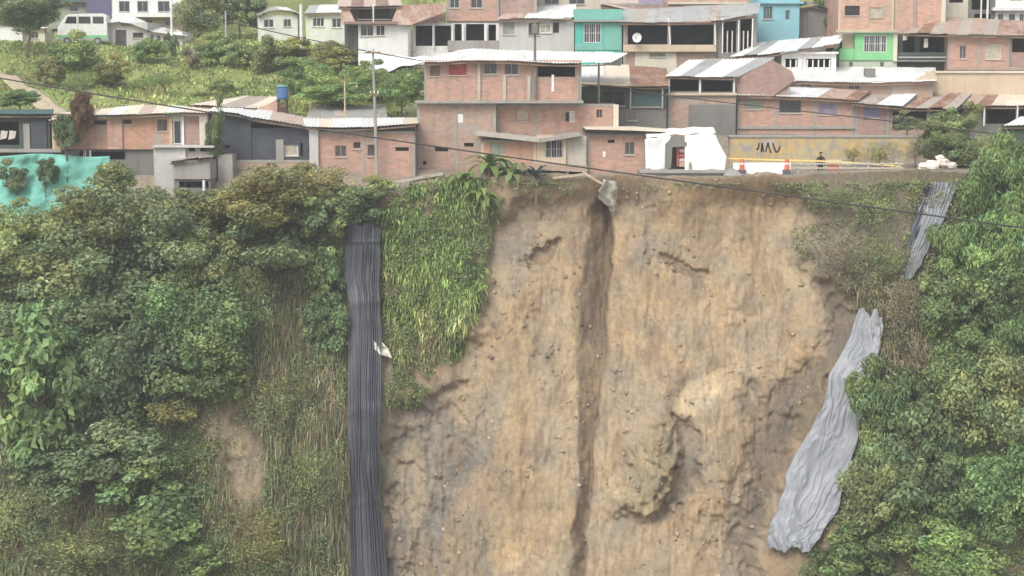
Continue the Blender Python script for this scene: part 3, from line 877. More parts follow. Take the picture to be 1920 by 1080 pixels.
# teal house
b = Bld('flat_roof_house', 'bright teal house with barred window and flat parapet', 1076, 1166, 94, 23.5, 0)
b.wall(1078, 40, 1165, 95, 'plaster_teal', 6, [win(1093, 44, 1127, 80, 'paint_white', 'glass_dark', 2, 'grille')])
b.wall(1076, 17, 1166, 37, 'plaster_teal_pale', 6, found=0, dy=-.2, name='parapet')
b.box(1074, 37.3, 1168, 41, -.45, .0, 'concrete', 'slab')
b.box(1132, 42, 1165, 94, -.06, -.003, 'plaster_teal_pale', 'wall_panel')
b.box(1078, 82, 1131, 94, -.05, -.004, 'plaster_teal_pale', 'wall_panel')
# veranda house
b = Bld('veranda_house', 'house with long dark veranda and zinc roof right of the teal house', 1166, 1418, 108, 23, -1)
b.wall(1168, 42, 1342, 96, 'brick_brown', 6, [opn(1176, 46, 1250, 83), opn(1257, 46, 1336, 84)], inner='interior_dark', rise=.6)
b.wall(1342.5, 30, 1416, 104, 'concrete', 5, [opn(1350, 40, 1378, 98), opn(1386, 36, 1410, 96)], dy=.3, rise=.4)
b.box(1168, 84, 1342, 97, -.5, -.3, 'plaster_sand', 'balcony_wall')
b.wall(1190, 97, 1268, 128, 'plaster_cream', 4, [win(1217, 99, 1247, 107, 'paint_grey', 'curtain_green', 0)], dy=-.1)
b.wall(1268.5, 97, 1342, 130, 'concrete_pale', 4, [win(1284, 104, 1298, 124, 'paint_white'), win(1322, 100, 1336, 114)], dy=.1)
b.roof([(1160, 41), (1250, 42), (1340, 40), (1420, 25)], [(1166, 18), (1250, 14), (1420, 6)], -.8, 6.5, ['sheet_zinc', 'sheet_zinc', 'sheet_zinc', 'sheet_fibre'])
for a, c in ((1252, 1256), (1338, 1340), (1353, 1353), (1383, 1383), (1409, 1408)):
    b.post(a, 34, 100 if a > 1340 else 84, -.55, .055, 'paint_white', px2=c)
for px in (1362, 1371, 1392, 1400):
    b.post(px, 58, 100, -.2, .05, 'cloth_pale', 'railing_bar')
b = Bld('brick_house', 'peach brick wall behind the veranda roof at the top edge', 1236, 1422, 30, 35, 0)
b.wall(1238, -50, 1420, 34, 'brick_peach', 6, [win(1268, -36, 1292, -14), win(1330, -36, 1356, -14)])
b.box(1250, 4, 1400, 8, -.2, .02, 'plaster_cream', 'ledge')
b.roof([(1232, -50), (1424, -50)], [(1236, -64), (1420, -64)], -.5, 6.5, ['sheet_rust'])
b = Bld('covered_lean_to', 'curved mauve covered roof above the teal house parapet', 1128, 1242, 26, 31, 0, 'shed')
b.wall(1130, 6, 1240, 40, 'brick_maroon', 4)
b.roof([(1124, 8), (1180, 20), (1225, 24), (1244, 20)], [(1130, -18), (1180, -14), (1240, -8)], -.6, 4.5, ['curtain_violet', 'sheet_pink'])
b = Bld('plastered_house', 'cream house with zinc roof above the pale grey house', 1004, 1128, 16, 34, 0)
b.wall(1006, -50, 1126, 30, 'plaster_cream', 5, [win(1020, -6, 1048, 8), win(1066, -6, 1096, 8)])
b.roof([(1000, -50), (1130, -50)], [(1006, -64), (1126, -64)], -.5, 5.5, ['sheet_zinc'])
# light blue house
b = Bld('plastered_house', 'light blue house with two small dark windows', 1418, 1500, 72, 31, 2)
b.wall(1419, -40, 1496, 68, 'plaster_blue', 6, [win(1428, 12, 1446, 36, 'paint_grey', 'teal_board', 2), win(1469, 19, 1478, 37, 'paint_grey', 'teal_board', 0), win(1428, -26, 1446, -8)])
b.box(1412, 3, 1504, 7, -.25, .02, 'plaster_blue', 'ledge')
b.roof([(1412, -40), (1504, -40)], [(1418, -54), (1500, -54)], -.4, 6.5, ['sheet_zinc'])
b = Bld('shed', 'grey rounded shed wall between blue house and bushes', 1494, 1562, 68, 32, 0, 'shed')
b.wall(1496, 14, 1546, 68, 'concrete_dark', 4, [win(1502, 12.5 + 6, 1512, 60, 'metal_dark', 'concrete_dark', 0, 'door')])
b.roof([(1490, 15), (1518, 8), (1552, 16)], [(1494, 8), (1520, 0), (1548, 8)], -.4, 4.2, ['sheet_fibre', 'teal_board'])
# peach brick house
b = Bld('brick_house', 'peach brick house with dark maroon window directly above the green house', 1566, 1772, 62, 27, 0)
b.wall(1568, -50, 1672, 59, 'brick_peach', 7, [win(1580, 11, 1608, 29, 'wood_dark', 'interior_dark', 0), win(1627, 14, 1650, 33, 'plaster_sand', 'curtain_beige', 1), win(1584, -34, 1608, -14), win(1630, -34, 1652, -14)])
b.wall(1672.5, -50, 1766, 58, 'brick_peach', 7, dy=.25)
b.box(1564, 56, 1678, 61, -.3, .05, 'plaster_sand', 'slab')
b.box(1709, -50, 1713, 56, .12, .28, 'concrete', 'column')
b.box(1760, -50, 1768, 52, .1, .3, 'plaster_cream', 'column')
b.roof([(1560, -50), (1772, -50)], [(1566, -66), (1768, -66)], -.5, 7.5, ['sheet_rust', 'sheet_fibre'])
# green house
b = Bld('plastered_house', 'bright green house with white four panel window', 1570, 1682, 122, 23, 0)
b.wall(1600, 62, 1678, 113, 'plaster_green', 5, [win(1616, 66, 1660, 98, 'paint_white', 'glass_dark', 3, 'grille')], found=0)
b.wall(1572, 91, 1599.5, 113, 'plaster_green', 3, dy=.02, found=0)
b.wall(1576, 62, 1599.5, 90.7, 'plaster_sand', 3, dy=.5, found=0)
b.wall(1572, 113.5, 1680, 127, 'plaster_palegreen', 4.5, [win(1590, 116, 1598, 126), win(1648, 116, 1656, 126)], dy=.12)
b.box(1568, 59.5, 1684, 62, -.4, .4, 'curtain_green', 'slab')
b.box(1672, 62, 1680, 115, -.1, -.002, 'plaster_cream', 'column')
# dark green balcony house
b = Bld('balcony_house', 'dark green balcony with hanging white washing between green and pink houses', 1682, 1774, 124, 23.6, 0)
b.wall(1682, 63, 1772, 128, 'darkgreen_board', 5, [opn(1690, 66, 1712, 98), opn(1722, 66, 1766, 100)], inner='interior_dark')
b.box(1682, 106, 1772, 109, -.7, -.62, 'paint_grey', 'balcony_rail')
b.box(1680, 112, 1774, 116, -.7, 0, 'concrete_dark', 'balcony_floor')
b.box(1682, 98, 1772, 105, -.66, -.6, 'darkgreen_board', 'balcony_panel')
for i, (px, y0, y1) in enumerate(((1697, 66, 76), (1736, 67, 90))):
    c = W(px, y1, 22.9)
    m = MB()
    w_ = .16
    m.quad([(-w_, 0, 0), (w_, .02, .05), (w_ * .9, .03, .4 + .3 * i), (-w_ * .9, 0, .4 + .3 * i)])
    m.quad([(-w_, .03, 0), (-w_ * .9, .03, .4 + .3 * i), (w_ * .9, .06, .4 + .3 * i), (w_, .05, .05)])
    o = m.build('washing', 'cloth_pale')
    o.location = c
    tag(o, ('small white cloth hanging near the green house on the dark balcony', 'longer white garment hanging in the middle of the dark balcony')[i], 'laundry', 'washing on the dark green balcony')
# pink brick house with wide roof
b = Bld('brick_house', 'pinkish brick house under a wide grey brown roof at the corner', 1772, 1990, 132, 22.5, 0)
b.wall(1774, 66, 1890, 132, 'brick_pink', 6, [win(1796, 85, 1809, 110, 'paint_grey', 'interior', 1), win(1844, 83, 1874, 111, 'plaster_cream', 'curtain_beige', 0)])
b.wall(1890.5, 66, 1990, 132, 'brick_maroon', 6, [opn(1894, 70, 1930, 98)], dy=.1)
b.roof([(1692, 62), (1780, 64), (1990, 68)], [(1712, 52), (1760, 32), (1860, 36), (1990, 44)], -.7, 6.5, ['sheet_fibre', 'sheet_fibre', 'sheet_rust'])
b.box(1774, 126, 1990, 132, -.12, -.002, 'brick_brown', 'plinth')
b = Bld('plastered_house', 'white house with dark openings and posts at the upper corner', 1766, 1990, 46, 33, 0)
b.wall(1768, -60, 1810, 46, 'plaster_cream', 5, [opn(1774, -30, 1800, 5)])
b.wall(1810.5, -60, 1860, 46, 'concrete_dark', 5, [opn(1816, -20, 1850, 18), opn(1822, 26, 1852, 40)], dy=.1, inner='interior_dark')
b.wall(1860.5, -60, 1990, 46, 'plaster_white', 5, [win(1866, 26, 1876, 44), win(1886, 26, 1898, 44), win(1906, 26, 1914, 46), win(1888, -20, 1908, -2)], dy=.05)
b.box(1856, 14, 1990, 20, -.5, .1, 'plaster_white', 'balcony_slab')
b.post(1834, -60, 36, -.4, .07); b.post(1846, -60, 44, -.5, .09)
b.roof([(1760, -60), (1990, -60)], [(1766, -74), (1990, -74)], -.6, 5.5, ['sheet_fibre'])
# terrace wall and long white roof
b = Bld('terrace_wall', 'cream terrace wall below the pinkish brick house', 1746, 1990, 168, 18.5, 0, 'wall')
b.wall(1747, 137, 1990, 166, 'plaster_sand', 3.5)
b.box(1745, 133, 1990, 137, -.15, 3.4, 'plaster_cream', 'coping')
b = Bld('tin_roof_house', 'low house with long clean white roof in front of the green house', 1446, 1752, 172, 17, 0)
b.wall(1456, 152, 1748, 176, 'brick_brown', 5, [win(1500, 156, 1520, 168), win(1590, 156, 1612, 168)], rise=.9)
b.roof([(1440, 151), (1630, 156), (1754, 152)], [(1500, 127), (1630, 126), (1752, 127)], -.5, 5.5, ['sheet_white'])
b.box(1622, 128, 1640, 152, 1.5, 2.3, 'concrete_dark', 'chimney')
b.poly([(1700, 158), (1752, 130), (1752, 170), (1700, 172)], .1, .5, 'plaster_sand', 'gable')
b = Bld('tin_roof_house', 'white fenced house with bright sloping roof right of the veranda', 1372, 1580, 128, 20.5, 0)
b.wall(1464, 100, 1566, 130, 'plaster_white', 4, [opn(1470, 110, 1494, 126), opn(1510, 110, 1556, 126)], rise=.6)
b.roof([(1366, 106), (1440, 102), (1570, 82)], [(1420, 80), (1500, 72), (1582, 66)], -.6, 4.6, ['sheet_white', 'sheet_white', 'sheet_zinc'])
b.box(1462, 97, 1570, 101, -.3, .05, 'paint_white', 'eave')
for k in range(9):
    b.post(1470 + k * 10.5, 112, 129, -.12, .05, 'paint_white', 'fence_post')
# ---- middle row right
b = Bld('hillside_house', 'brown house with dark upper porch and pale zinc roof above the white shelter', 1252, 1490, 252, 13, 0)
b.wall(1252, 144, 1380, 178, 'concrete_dark', 6, [opn(1256, 148, 1309, 171), opn(1316, 148, 1372, 172)], found=0, rise=.9, inner='interior_dark')
b.wall(1252, 178.5, 1380, 256, 'brick_brown', 6, dy=-.12)
b.wall(1292, 196, 1379, 256, 'concrete_dark', .3, dy=-.32)
b.wall(1380.5, 150, 1480, 186, 'brick_maroon', 5, dy=.3, rise=1.2, found=0)
b.poly([(1378, 150), (1446, 112), (1484, 134), (1490, 150), (1440, 186), (1384, 186)], .1, .28, 'brick_maroon', 'gable_wall')
b.roof([(1246, 142), (1380, 145)], [(1290, 112), (1450, 108)], -.6, 6.4, ['sheet_zinc', 'sheet_zinc', 'sheet_white'])
b.box(1250, 174, 1382, 179, -.35, -.02, 'plaster_sand', 'balcony_slab')
for a in (1254, 1312, 1376):
    b.post(a, 146, 175, -.3, .06, 'paint_white')
b = Bld('hillside_house', 'dark boarded house with patched pale and rusty roof beside the wooden pole', 1086, 1252, 242, 12, 1)
b.wall(1088, 162, 1250, 202, 'darkgreen_board', 6, [win(1186, 176, 1240, 200, 'metal_dark', 'teal_board', 2), win(1130, 170, 1172, 198, 'metal_dark', 'interior_dark', 1)], found=0, rise=.8)
b.wall(1156, 202.5, 1250, 246, 'concrete_dark', 6, [win(1176, 208, 1196, 226, 'concrete', 'concrete_dark', 0)], dy=.1)
b.wall(1088, 202.5, 1155.5, 246, 'brick_brown', 6, dy=.2)
b.roof([(1080, 154), (1140, 156), (1210, 162), (1254, 160)], [(1086, 122), (1180, 122), (1250, 128)], -.6, 6, lambda u: 'sheet_rust' if u > .55 else ('sheet_cream' if u > .2 else 'sheet_white'))
for px in (1182, 1242):
    b.post(px, 164, 204, -.3, .06, 'paint_grey')
# long brick house above the graffiti wall
b = Bld('brick_row_house', 'long low brick house with white and rusty roofs above the graffiti wall', 1380, 1745, 252, 13.5, 0)
b.wall(1382, 182, 1602, 252, 'brick_pink', 5, [win(1397, 185, 1430, 205, 'concrete', 'curtain_green', 1), win(1461, 187, 1503, 212, 'concrete', 'glass_dark', 0), win(1535, 193, 1570, 215, 'concrete', 'curtain_violet', 1)], rise=.9)
b.wall(1602.5, 192, 1668, 252, 'brick_maroon', 5, [win(1620, 200, 1650, 221, 'concrete', 'curtain_blue', 1)], dy=.05, rise=.7)
b.wall(1668.5, 200, 1745, 252, 'brick_brown', 5, [opn(1674, 204, 1738, 234)], dy=.1, rise=.7)
b.box(1382, 236, 1604, 242, -.14, -.002, 'concrete', 'slab')
b.roof([(1376, 178), (1470, 181), (1528, 183), (1606, 188)], [(1440, 155), (1560, 155), (1640, 160)], -.6, 5.2, lambda u: 'sheet_white' if u < .64 else 'sheet_rust')
b.roof([(1594, 192), (1690, 200)], [(1640, 172), (1728, 166)], -.75, 5.2, lambda u: 'sheet_fibre' if u < .4 else 'sheet_white')
b.roof([(1664, 203), (1790, 203)], [(1720, 176), (1822, 172)], -.5, 5.4, ['sheet_rust', 'sheet_rust', 'sheet_fibre'])
b.post(1382, 180, 240, -.14, .05, 'metal_dark', 'drain_pipe')
b = Bld('tin_roof_house', 'dark open porch with rusty striped roof and white posts', 1800, 1990, 238, 13.5, 0)
b.wall(1822, 199, 1990, 242, 'concrete_dark', 5, [opn(1850, 204, 1904, 232), opn(1912, 204, 1960, 232)], inner='interior_dark', rise=.8)
b.roof([(1802, 197), (1880, 199), (1990, 198)], [(1826, 176), (1990, 178)], -.8, 5.3, ['sheet_rust', 'sheet_rust', 'sheet_cream'])
b.post(1846, 198, 236, -.65, .06); b.post(1908, 198, 234, -.65, .06)
b = Bld('shed', 'small shed with white roof at the edge beside the tall green bush', 1884, 1970, 262, 8, -8, 'shed')
b.wall(1892, 236, 1970, 266, 'darkgreen_board', 3, rise=.3)
b.roof([(1882, 236), (1970, 234)], [(1900, 219), (1970, 216)], -.4, 3.4, ['sheet_white'])

# ---- front row along the rim
b = Bld('hillside_house', 'dark boarded shack with thin flat roof above the teal netting', -60, 95, 284, 5, 0)
b.wall(-60, 216, 92, 282, 'darkgreen_board', 5, [opn(-20, 228, 34, 272), win(-50, 232, -28, 262)], rise=.2, inner='interior_dark')
b.box(42, 232, 54, 280, -.12, -.003, 'concrete', 'wall_panel')
b.box(56, 226, 86, 280, -.1, -.004, 'plastic_slate', 'wall_panel')
b.roof([(-64, 214), (96, 214)], [(-60, 206), (98, 205)], -.6, 5.3, ['teal_board', 'sheet_fibre'])
b.box(-64, 280, 112, 286, -.9, .2, 'concrete', 'slab')
for i, (px, lab) in enumerate(((6, 'pale cloth hanging at the far edge of the dark shack'), (22, 'pale shirt hanging in the dark shack opening'))):
    m = MB()
    m.quad([(-.22, 0, 0), (.2, .05, .1), (.3, .05, .55), (-.12, 0, .6)])
    m.quad([(-.22, .04, 0), (-.12, .04, .6), (.3, .09, .55), (.2, .09, .1)])
    o = m.build('washing', 'cloth_pale')
    o.location = W(px, 262, 4.8)
    tag(o, lab, 'laundry', 'washing at the dark shack')
b = Bld('brick_house', 'orange brick house with cream curved roof and small dark windows', 94, 392, 296, 4.5, 0)
b.wall(96, 216, 322, 280, 'brick_orange', 6, [hole(173, 226, 199, 234), win(230, 224, 246, 233, 'wood', 'interior_dark', 0), win(294, 224, 313, 246, 'wood', 'interior', 1), win(118, 232, 132, 250, 'wood', 'interior', 0)], found=0, rise=.9)
b.box(200, 218, 228, 280, -.16, -.003, 'brick_peach', 'pier')
b.box(282, 214, 322, 282, -.2, -.003, 'brick_peach', 'pier') if False else None
b.wall(96, 280.5, 322, 300, 'concrete_dark', 5, [opn(146, 284, 160, 298), opn(168, 284, 232, 299)], dy=.25, inner='interior_dark')
b.post(157, 282, 300, -.1, .06); b.post(167, 282, 300, -.1, .06)
b.wall(322.5, 212, 390, 276, 'brick_maroon', 5, [win(324, 226, 339, 270, 'paint_white', 'glass_dark', 0, 'door')], dy=-.05, rise=.8, found=0)
b.box(373, 214, 388, 274, -.3, -.06, 'plaster_cream', 'column')
b.box(340, 214, 344, 272, -.16, -.06, 'paint_white', 'door_frame')
b.box(322, 213, 341, 226, -.14, -.06, 'plaster_palegreen', 'door_panel')
b.roof([(88, 226), (112, 222), (150, 217), (250, 215), (318, 211), (392, 212)], [(110, 212), (200, 203), (270, 196), (330, 198), (400, 205)], -.7, 6.4, lambda u: ['sheet_cream', 'sheet_cream', 'sheet_pink', 'sheet_cream', 'sheet_white'][int(u * 13) % 5])
b = Bld('block_hut', 'grey concrete block annex below the brick house door', 284, 430, 332, 3, 0, 'shed')
b.wall(286, 278, 346, 340, 'plaster_grey', 3)
b.wall(346.5, 276, 395, 300, 'concrete', 3, [opn(352, 276.5, 364, 284), opn(374, 277, 388, 284)], dy=.15)
b.wall(436 - 30, 290, 434, 345, 'concrete', 3, dy=.2)
b.box(284, 273, 400, 277, -.3, 2.5, 'plaster_grey', 'slab')
b = Bld('block_hut', 'small grey hut with slanting roof, dark gap and white post', 320, 400, 372, 1.6, -4, 'shed')
b.wall(322, 300, 392, 336, 'concrete', 2.2, found=0)
b.wall(322, 336.5, 392, 372, 'concrete_dark', 2.2, [opn(332, 340, 388, 352)], dy=.15, inner='interior_dark')
b.roof([(318, 303), (396, 293)], [(326, 296), (398, 288)], -.3, 2.4, ['sheet_fibre'])
b.post(380, 338, 372, -.15, .09, 'paint_white')
b = Bld('tarp_clad_house', 'house clad in dark slate plastic with thin wavy white roof', 390, 592, 312, 5, 0)
b.wall(392, 219, 470, 312, 'plastic_slate', 6, [hole(416, 272, 430, 278)], rise=.5)
b.wall(470.5, 240, 588, 312, 'plastic_slate', 6, [win(532, 272, 558, 292, 'paint_white', 'curtain_beige', 0), hole(562, 268, 567, 292)], dy=.08, rise=.4)
b.box(516, 262, 531, 300, -.08, .06, 'concrete', 'wall_panel')
b.poly([(394, 211), (440, 214), (470, 221), (540, 234), (586, 240), (586, 243), (394, 221)], -.02, .06, 'plastic_slate', 'upper_cladding')
b.wall(440, 300, 590, 345, 'brick_brown', 5, dy=-.1)
b.roof([(386, 208), (440, 211), (480, 222), (540, 231), (592, 238)], [(400, 200), (470, 203), (520, 208), (560, 218), (592, 222)], -.6, 6.2, lambda u: 'sheet_white' if u < .45 else 'sheet_pink')
b = Bld('brick_house', 'pinkish brick house with four small windows behind the utility pole', 582, 780, 345, 4, 0)
b.wall(584, 246, 778, 345, 'brick_pink', 6, [win(627, 273, 649, 294, 'brick_maroon', 'interior', 1), win(661, 266, 676, 279, 'brick_maroon', 'interior_dark', 0), win(688, 271, 704, 293, 'brick_maroon', 'interior', 0), hole(741, 276, 766, 283)], rise=.2)
b.wall(600, 238, 778, 246, 'interior', 5.5, dy=.2, found=0, name='eave_shade_band')  # dark strip put in as colour for the shade beneath the roof
b.box(579, 242, 596, 345, -.25, -.003, 'plaster_grey', 'column')
b.post(779, 236, 326, -.16, .045, 'metal_dark', 'drain_pipe')
b.roof([(572, 237), (640, 240), (700, 238), (782, 231)], [(568, 221), (640, 222), (720, 221), (782, 220)], -.7, 6, ['sheet_white', 'sheet_cream', 'sheet_white'])
b.poly([(688, 349), (830, 324), (832, 328), (690, 354)], -.9, -.5, 'concrete_pale', 'terrace_edge')
b = Bld('tin_roof_house', 'small pink gabled house with beige roof next to the blue water tank', 356, 528, 212, 11, 0)
b.wall(370, 200, 524, 216, 'brick_pink', 4, rise=.4)
b.poly([(476, 206), (524, 188), (524, 214), (476, 214)], -.2, .1, 'brick_pink', 'gable_wall')
b.roof([(352, 196), (440, 202), (480, 204)], [(420, 184), (470, 180), (528, 182)], -.5, 4.4, ['sheet_fibre', 'sheet_cream', 'sheet_fibre'])
b = Bld('tin_roof_house', 'low house with grey zinc roof behind the pinkish brick house', 578, 724, 224, 11, 0)
b.wall(584, 218, 720, 226, 'concrete', 4, rise=.6)
b.roof([(574, 222), (724, 222)], [(582, 199), (720, 197)], -.5, 4.5, ['sheet_zinc', 'sheet_zinc', 'sheet_fibre'])
# the tall stacked brick building
b = Bld('brick_house', 'tallest stacked brick building with wavy white roof, red curtain window and open balcony', 780, 1156, 330, 6, 0)
b.wall(782, 193, 930, 330, 'brick_brown', 6, [hole(815, 276, 840, 284), hole(870, 268, 888, 275), hole(792, 302, 799, 309)])
b.box(858, 214, 868, 230, -.02, -.003, 'plaster_white', 'wall_patch')
b.wall(930.5, 195, 1154, 262, 'brick_pink', 6, [win(968, 205, 992, 227, 'brick_maroon', 'curtain_beige', 0), win(1060, 210, 1067.5, 228, 'wood', 'interior_dark', 0), win(1068, 208, 1078, 229, 'paint_white', 'cloth_pale', 0, 'door'), win(1118, 205, 1130, 221, 'brick_maroon', 'interior_dark', 1)], dy=.9)
b.wall(796, 113, 1090, 189, 'brick_pink', 6, [win(807, 119, 825, 143, 'wood', 'wood', 2), win(842, 120, 875, 141, 'curtain_red', 'curtain_red', 0), win(907, 117, 932, 139, 'concrete', 'glass_dark', 1), win(946, 118, 972, 140, 'concrete', 'glass_dark', 1), opn(1008, 119, 1078, 144)], dy=-.3, found=0, rise=.3, inner='interior_dark')
b.box(778, 188.5, 1094, 194, -.55, 1.2, 'concrete', 'slab')
b.box(900, 112, 1000, 141.5, -.34, -.303, 'plaster_sand', 'wall_panel') if False else None
for px in (898, 946, 992):
    b.box(px - 3, 116 if px == 898 else 142, px + 3, 188, -.42, -.29, 'concrete_pale', 'column')
b.box(1034, 140, 1039, 172, -.36, -.302, 'paint_white', 'pipe')
b.post(1084, 118, 188, -.36, .07, 'concrete', 'column')
b.roof([(790, 117), (830, 116), (880, 113), (960, 114), (1020, 118), (1094, 119), (1140, 117)], [(800, 108), (850, 96), (890, 91), (960, 95), (1040, 96), (1174, 99)], -1.0, 6.3, ['sheet_white'])
b.box(1150, 196, 1160, 242, .7, .95, 'plaster_cream', 'column')
b = Bld('brick_house', 'lower brick house with thin folded slab roof on short stilts at the rim', 898, 1100, 312, 2.6, 0)
b.wall(902, 262, 1006, 300, 'brick_orange', 4, [win(920, 268, 946, 290, 'concrete', 'curtain_green', 1)], found=.3)
b.wall(1006.5, 256, 1062, 304, 'plaster_sand', 4, [win(1022, 263, 1056, 296, 'plaster_grey', 'interior_dark', 2, 'grille')], dy=-.05, found=.2)
b.wall(1062.5, 256, 1100, 310, 'concrete_pale', 4, dy=.15, found=.2)
b.poly([(892, 248), (1008, 260), (1012, 267), (892, 254)], -.7, 4, 'concrete_pale', 'roof_slab')
b.poly([(1008, 260.5), (1090, 250), (1090, 255), (1012, 267.5)], -.65, 4, 'concrete', 'roof_slab')
b.poly([(896, 298), (1102, 311), (1102, 323), (896, 314)], -.25, 4, 'brick_brown', 'floor_slab')
for px in (965, 1064):
    b.post(px, 318, 352, .1, .12, 'paint_white', 'stilt')
b.wall(1000, 322, 1100, 345, 'concrete_dark', 3, [opn(1036, 324, 1060, 338)], dy=1.0, inner='interior_dark')
b = Bld('brick_house', 'pink brick house with black roof edge beside the white shelter', 1100, 1262, 320, 3.2, 0)
b.wall(1101, 250, 1212, 320, 'brick_pink', 4, [hole(1140, 262, 1153, 268), win(1172, 266, 1191, 290, 'concrete', 'interior', 1)], found=.5, rise=.1)
b.wall(1212.5, 256, 1256, 320, 'brick_brown', 3.5, dy=.4, found=.3)
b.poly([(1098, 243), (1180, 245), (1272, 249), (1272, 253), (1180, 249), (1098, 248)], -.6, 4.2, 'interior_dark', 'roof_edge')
b.poly([(1098, 240), (1200, 240.5), (1274, 246), (1272, 248.6), (1180, 244.6), (1098, 242.6)], -.7, 4.4, 'sheet_cream', 'roof')
b.box(1131, 284, 1136, 295, -.05, -.003, 'paint_white', 'meter_box')
for px in (1155, 1160):
    b.post(px, 318, 352, .2, .08, 'wood_pale', 'stilt')

# blue water tank
c = W(530, 206, 11)
r = empty('water_tank', c, 'blue plastic water tank on a dark stand above the low roofs', 'tank')
z0, z1 = W(530, 186, 11).z - c.z, W(530, 161, 11).z - c.z
m = MB(); m.tube([(0, 0, z0), (0, 0, z0 + .1), (0, 0, z1 - .15), (0, 0, z1 - .05)], [.36, .4, .4, .3], 14); m.build('tank', 'tank_blue', r, smooth=False)
m = MB(); m.tube([(0, 0, z1 - .049), (0, 0, z1 + .05)], [.42, .36], 14); m.build('lid', 'net_teal', r)
for sx in (-.28, .28):
    for sy in (-.28, .28):
        m = MB(); m.tube([(sx, sy, -1), (sx, sy, z0 - .05)], .06, 6); m.build('leg', 'wood_dark', r)
m = MB(); m.box(-.4, .4, -.4, .4, z0 - .05, z0 - .002); m.build('platform', 'wood_dark', r)

# utility poles
def upole(label, px0, y0, px1, y1, Y, rad, mat, arm=None, bury=1.0, box=None):
    c = W(px1, y1, Y); t = W(px0, y0, Y) - c
    r = empty('utility_pole', c, label, 'pole')
    m = MB(); m.tube([(-t.x * .03, 0, -bury), tuple(t)], [rad, rad * .65], 9); m.build('shaft', mat, r)
    if arm:
        for f, w in arm:
            p = t * f
            m = MB(); m.box(p.x - w, p.x + w, -rad - .06, -rad - .005, p.z - .05, p.z + .05); m.build('crossarm', 'wood', r)
            for sx in (-.8, 0.02, .8):
                m = MB(); m.tube([(p.x + sx * w, -rad - .03, p.z + .051), (p.x + sx * w, -rad - .03, p.z + .2)], [.04, .03], 6); m.build('insulator', 'paint_white', r)
    if box:
        p = t * box
        m = MB(); m.box(p.x - .2, p.x + .2, -rad - .35, -rad - .003, p.z - .35, p.z + .3); m.build('transformer', 'concrete_dark', r, bevel=.04)
    return r
upole('tall grey utility pole in front of the four windowed brick house', 699, 92, 707, 312, 3.2, .12, 'concrete', [(.97, .5), (.62, .3)])
upole('slim pole with a box standing behind the wavy white roof', 1003, 40, 1003, 180, 5.4, .11, 'concrete_dark', None, 0.2, .9)
upole('weathered wooden pole before the dark boarded house', 1123, 108, 1122, 192, 10.5, .10, 'wood_pale', [(.95, .4)], 3)
m = MB(); c = W(647, 224, 10); m.tube([(0, 0, -1), (0, 0, W(647, 152, 10).z - c.z)], [.06, .05], 7)
o = m.build('pole', 'wood_pale'); o.location = c
tag(o, 'thin cream pole rising behind the grey zinc roof', 'pole')

# overhead cables
def cable(label, pts, Y0, Y1, r):
    n = 60
    P = np.array(pts, float)
    t = np.linspace(0, 1, n)
    px = P[0, 0] + t * (P[-1, 0] - P[0, 0])
    c = np.polyfit(P[:, 0], P[:, 1], 3)
    m = MB()
    m.tube([W(x, np.polyval(c, x), Y0 + (Y1 - Y0) * k) for x, k in zip(px, t)], r, 5)
    return tag(m.build('overhead_cable', 'cable'), label, 'cable', 'overhead cables')
cable('long dark cable crossing the bare landslide face below the white shelter', [(-120, 128), (110, 162), (370, 203), (580, 243), (800, 275), (1000, 303), (1210, 326), (1400, 356), (1720, 400), (2050, 446)], 1.0, -18.0, .045)
cable('dark cable running past the long brick house above the graffiti wall', [(380, 28), (480, 52), (700, 98), (1000, 146), (1300, 186), (1600, 218), (1900, 256), (2050, 275)], 20.0, 2.0, .036)

# ---- things along the rim road
def cloth(name, label, cat, pts_fn, nu, nv, mat, parent=None, group=None, thick=0.02):
    U, Vv = np.meshgrid(np.linspace(0, 1, nu), np.linspace(0, 1, nv))
    P = pts_fn(U, Vv).reshape(-1, 3)
    o0 = P.mean(0)
    idx = np.arange(nu * nv).reshape(nv, nu)
    Fc = np.stack([idx[:-1, :-1], idx[:-1, 1:], idx[1:, 1:], idx[1:, :-1]], -1).reshape(-1, 4)
    me = fastmesh(name, P - o0, Fc, smooth=True)
    o = link(name, me, mat, parent)
    if parent is None:
        o.location = o0
    else:
        o.location = Vector(o0) - parent.location
    sd = o.modifiers.new('thick', 'SOLIDIFY'); sd.thickness = thick
    if label:
        tag(o, label, cat, group)
    return o

b = Bld('tarp_shelter', 'white tarpaulin shelter with grey gable frame and red goods inside at the rim', 1208, 1366, 322, 2.0, 0, 'shelter')
def sheet(corners, dy, amp, seed):
    (ax, ay), (bx, by), (cx, cy), (dx, dy2) = corners   # tl tr br bl
    def fn(U, V):
        px = (ax + (bx - ax) * U) * (1 - V) + (dx + (cx - dx) * U) * V
        py = (ay + (by - ay) * U) * (1 - V) + (dy2 + (cy - dy2) * U) * V
        wob = fbm(U * 3 + seed, V * 2, seed, 3) * amp + amp * .4 * np.sin(U * 9 + 3 * V + seed) * V
        out = np.zeros(U.shape + (3,))
        for i in np.ndindex(U.shape):
            w = W(px[i], py[i] + 1.2 * math.sin(U[i] * 11 + seed), 2.0 + dy + wob[i])
            out[i] = (w.x, w.y, w.z)
        return out
    return fn
cloth('side_sheet', None, None, sheet([(1209, 261), (1258, 253), (1252, 319), (1211, 318)], 0, .07, 3), 18, 18, 'plastic_white', b.r)
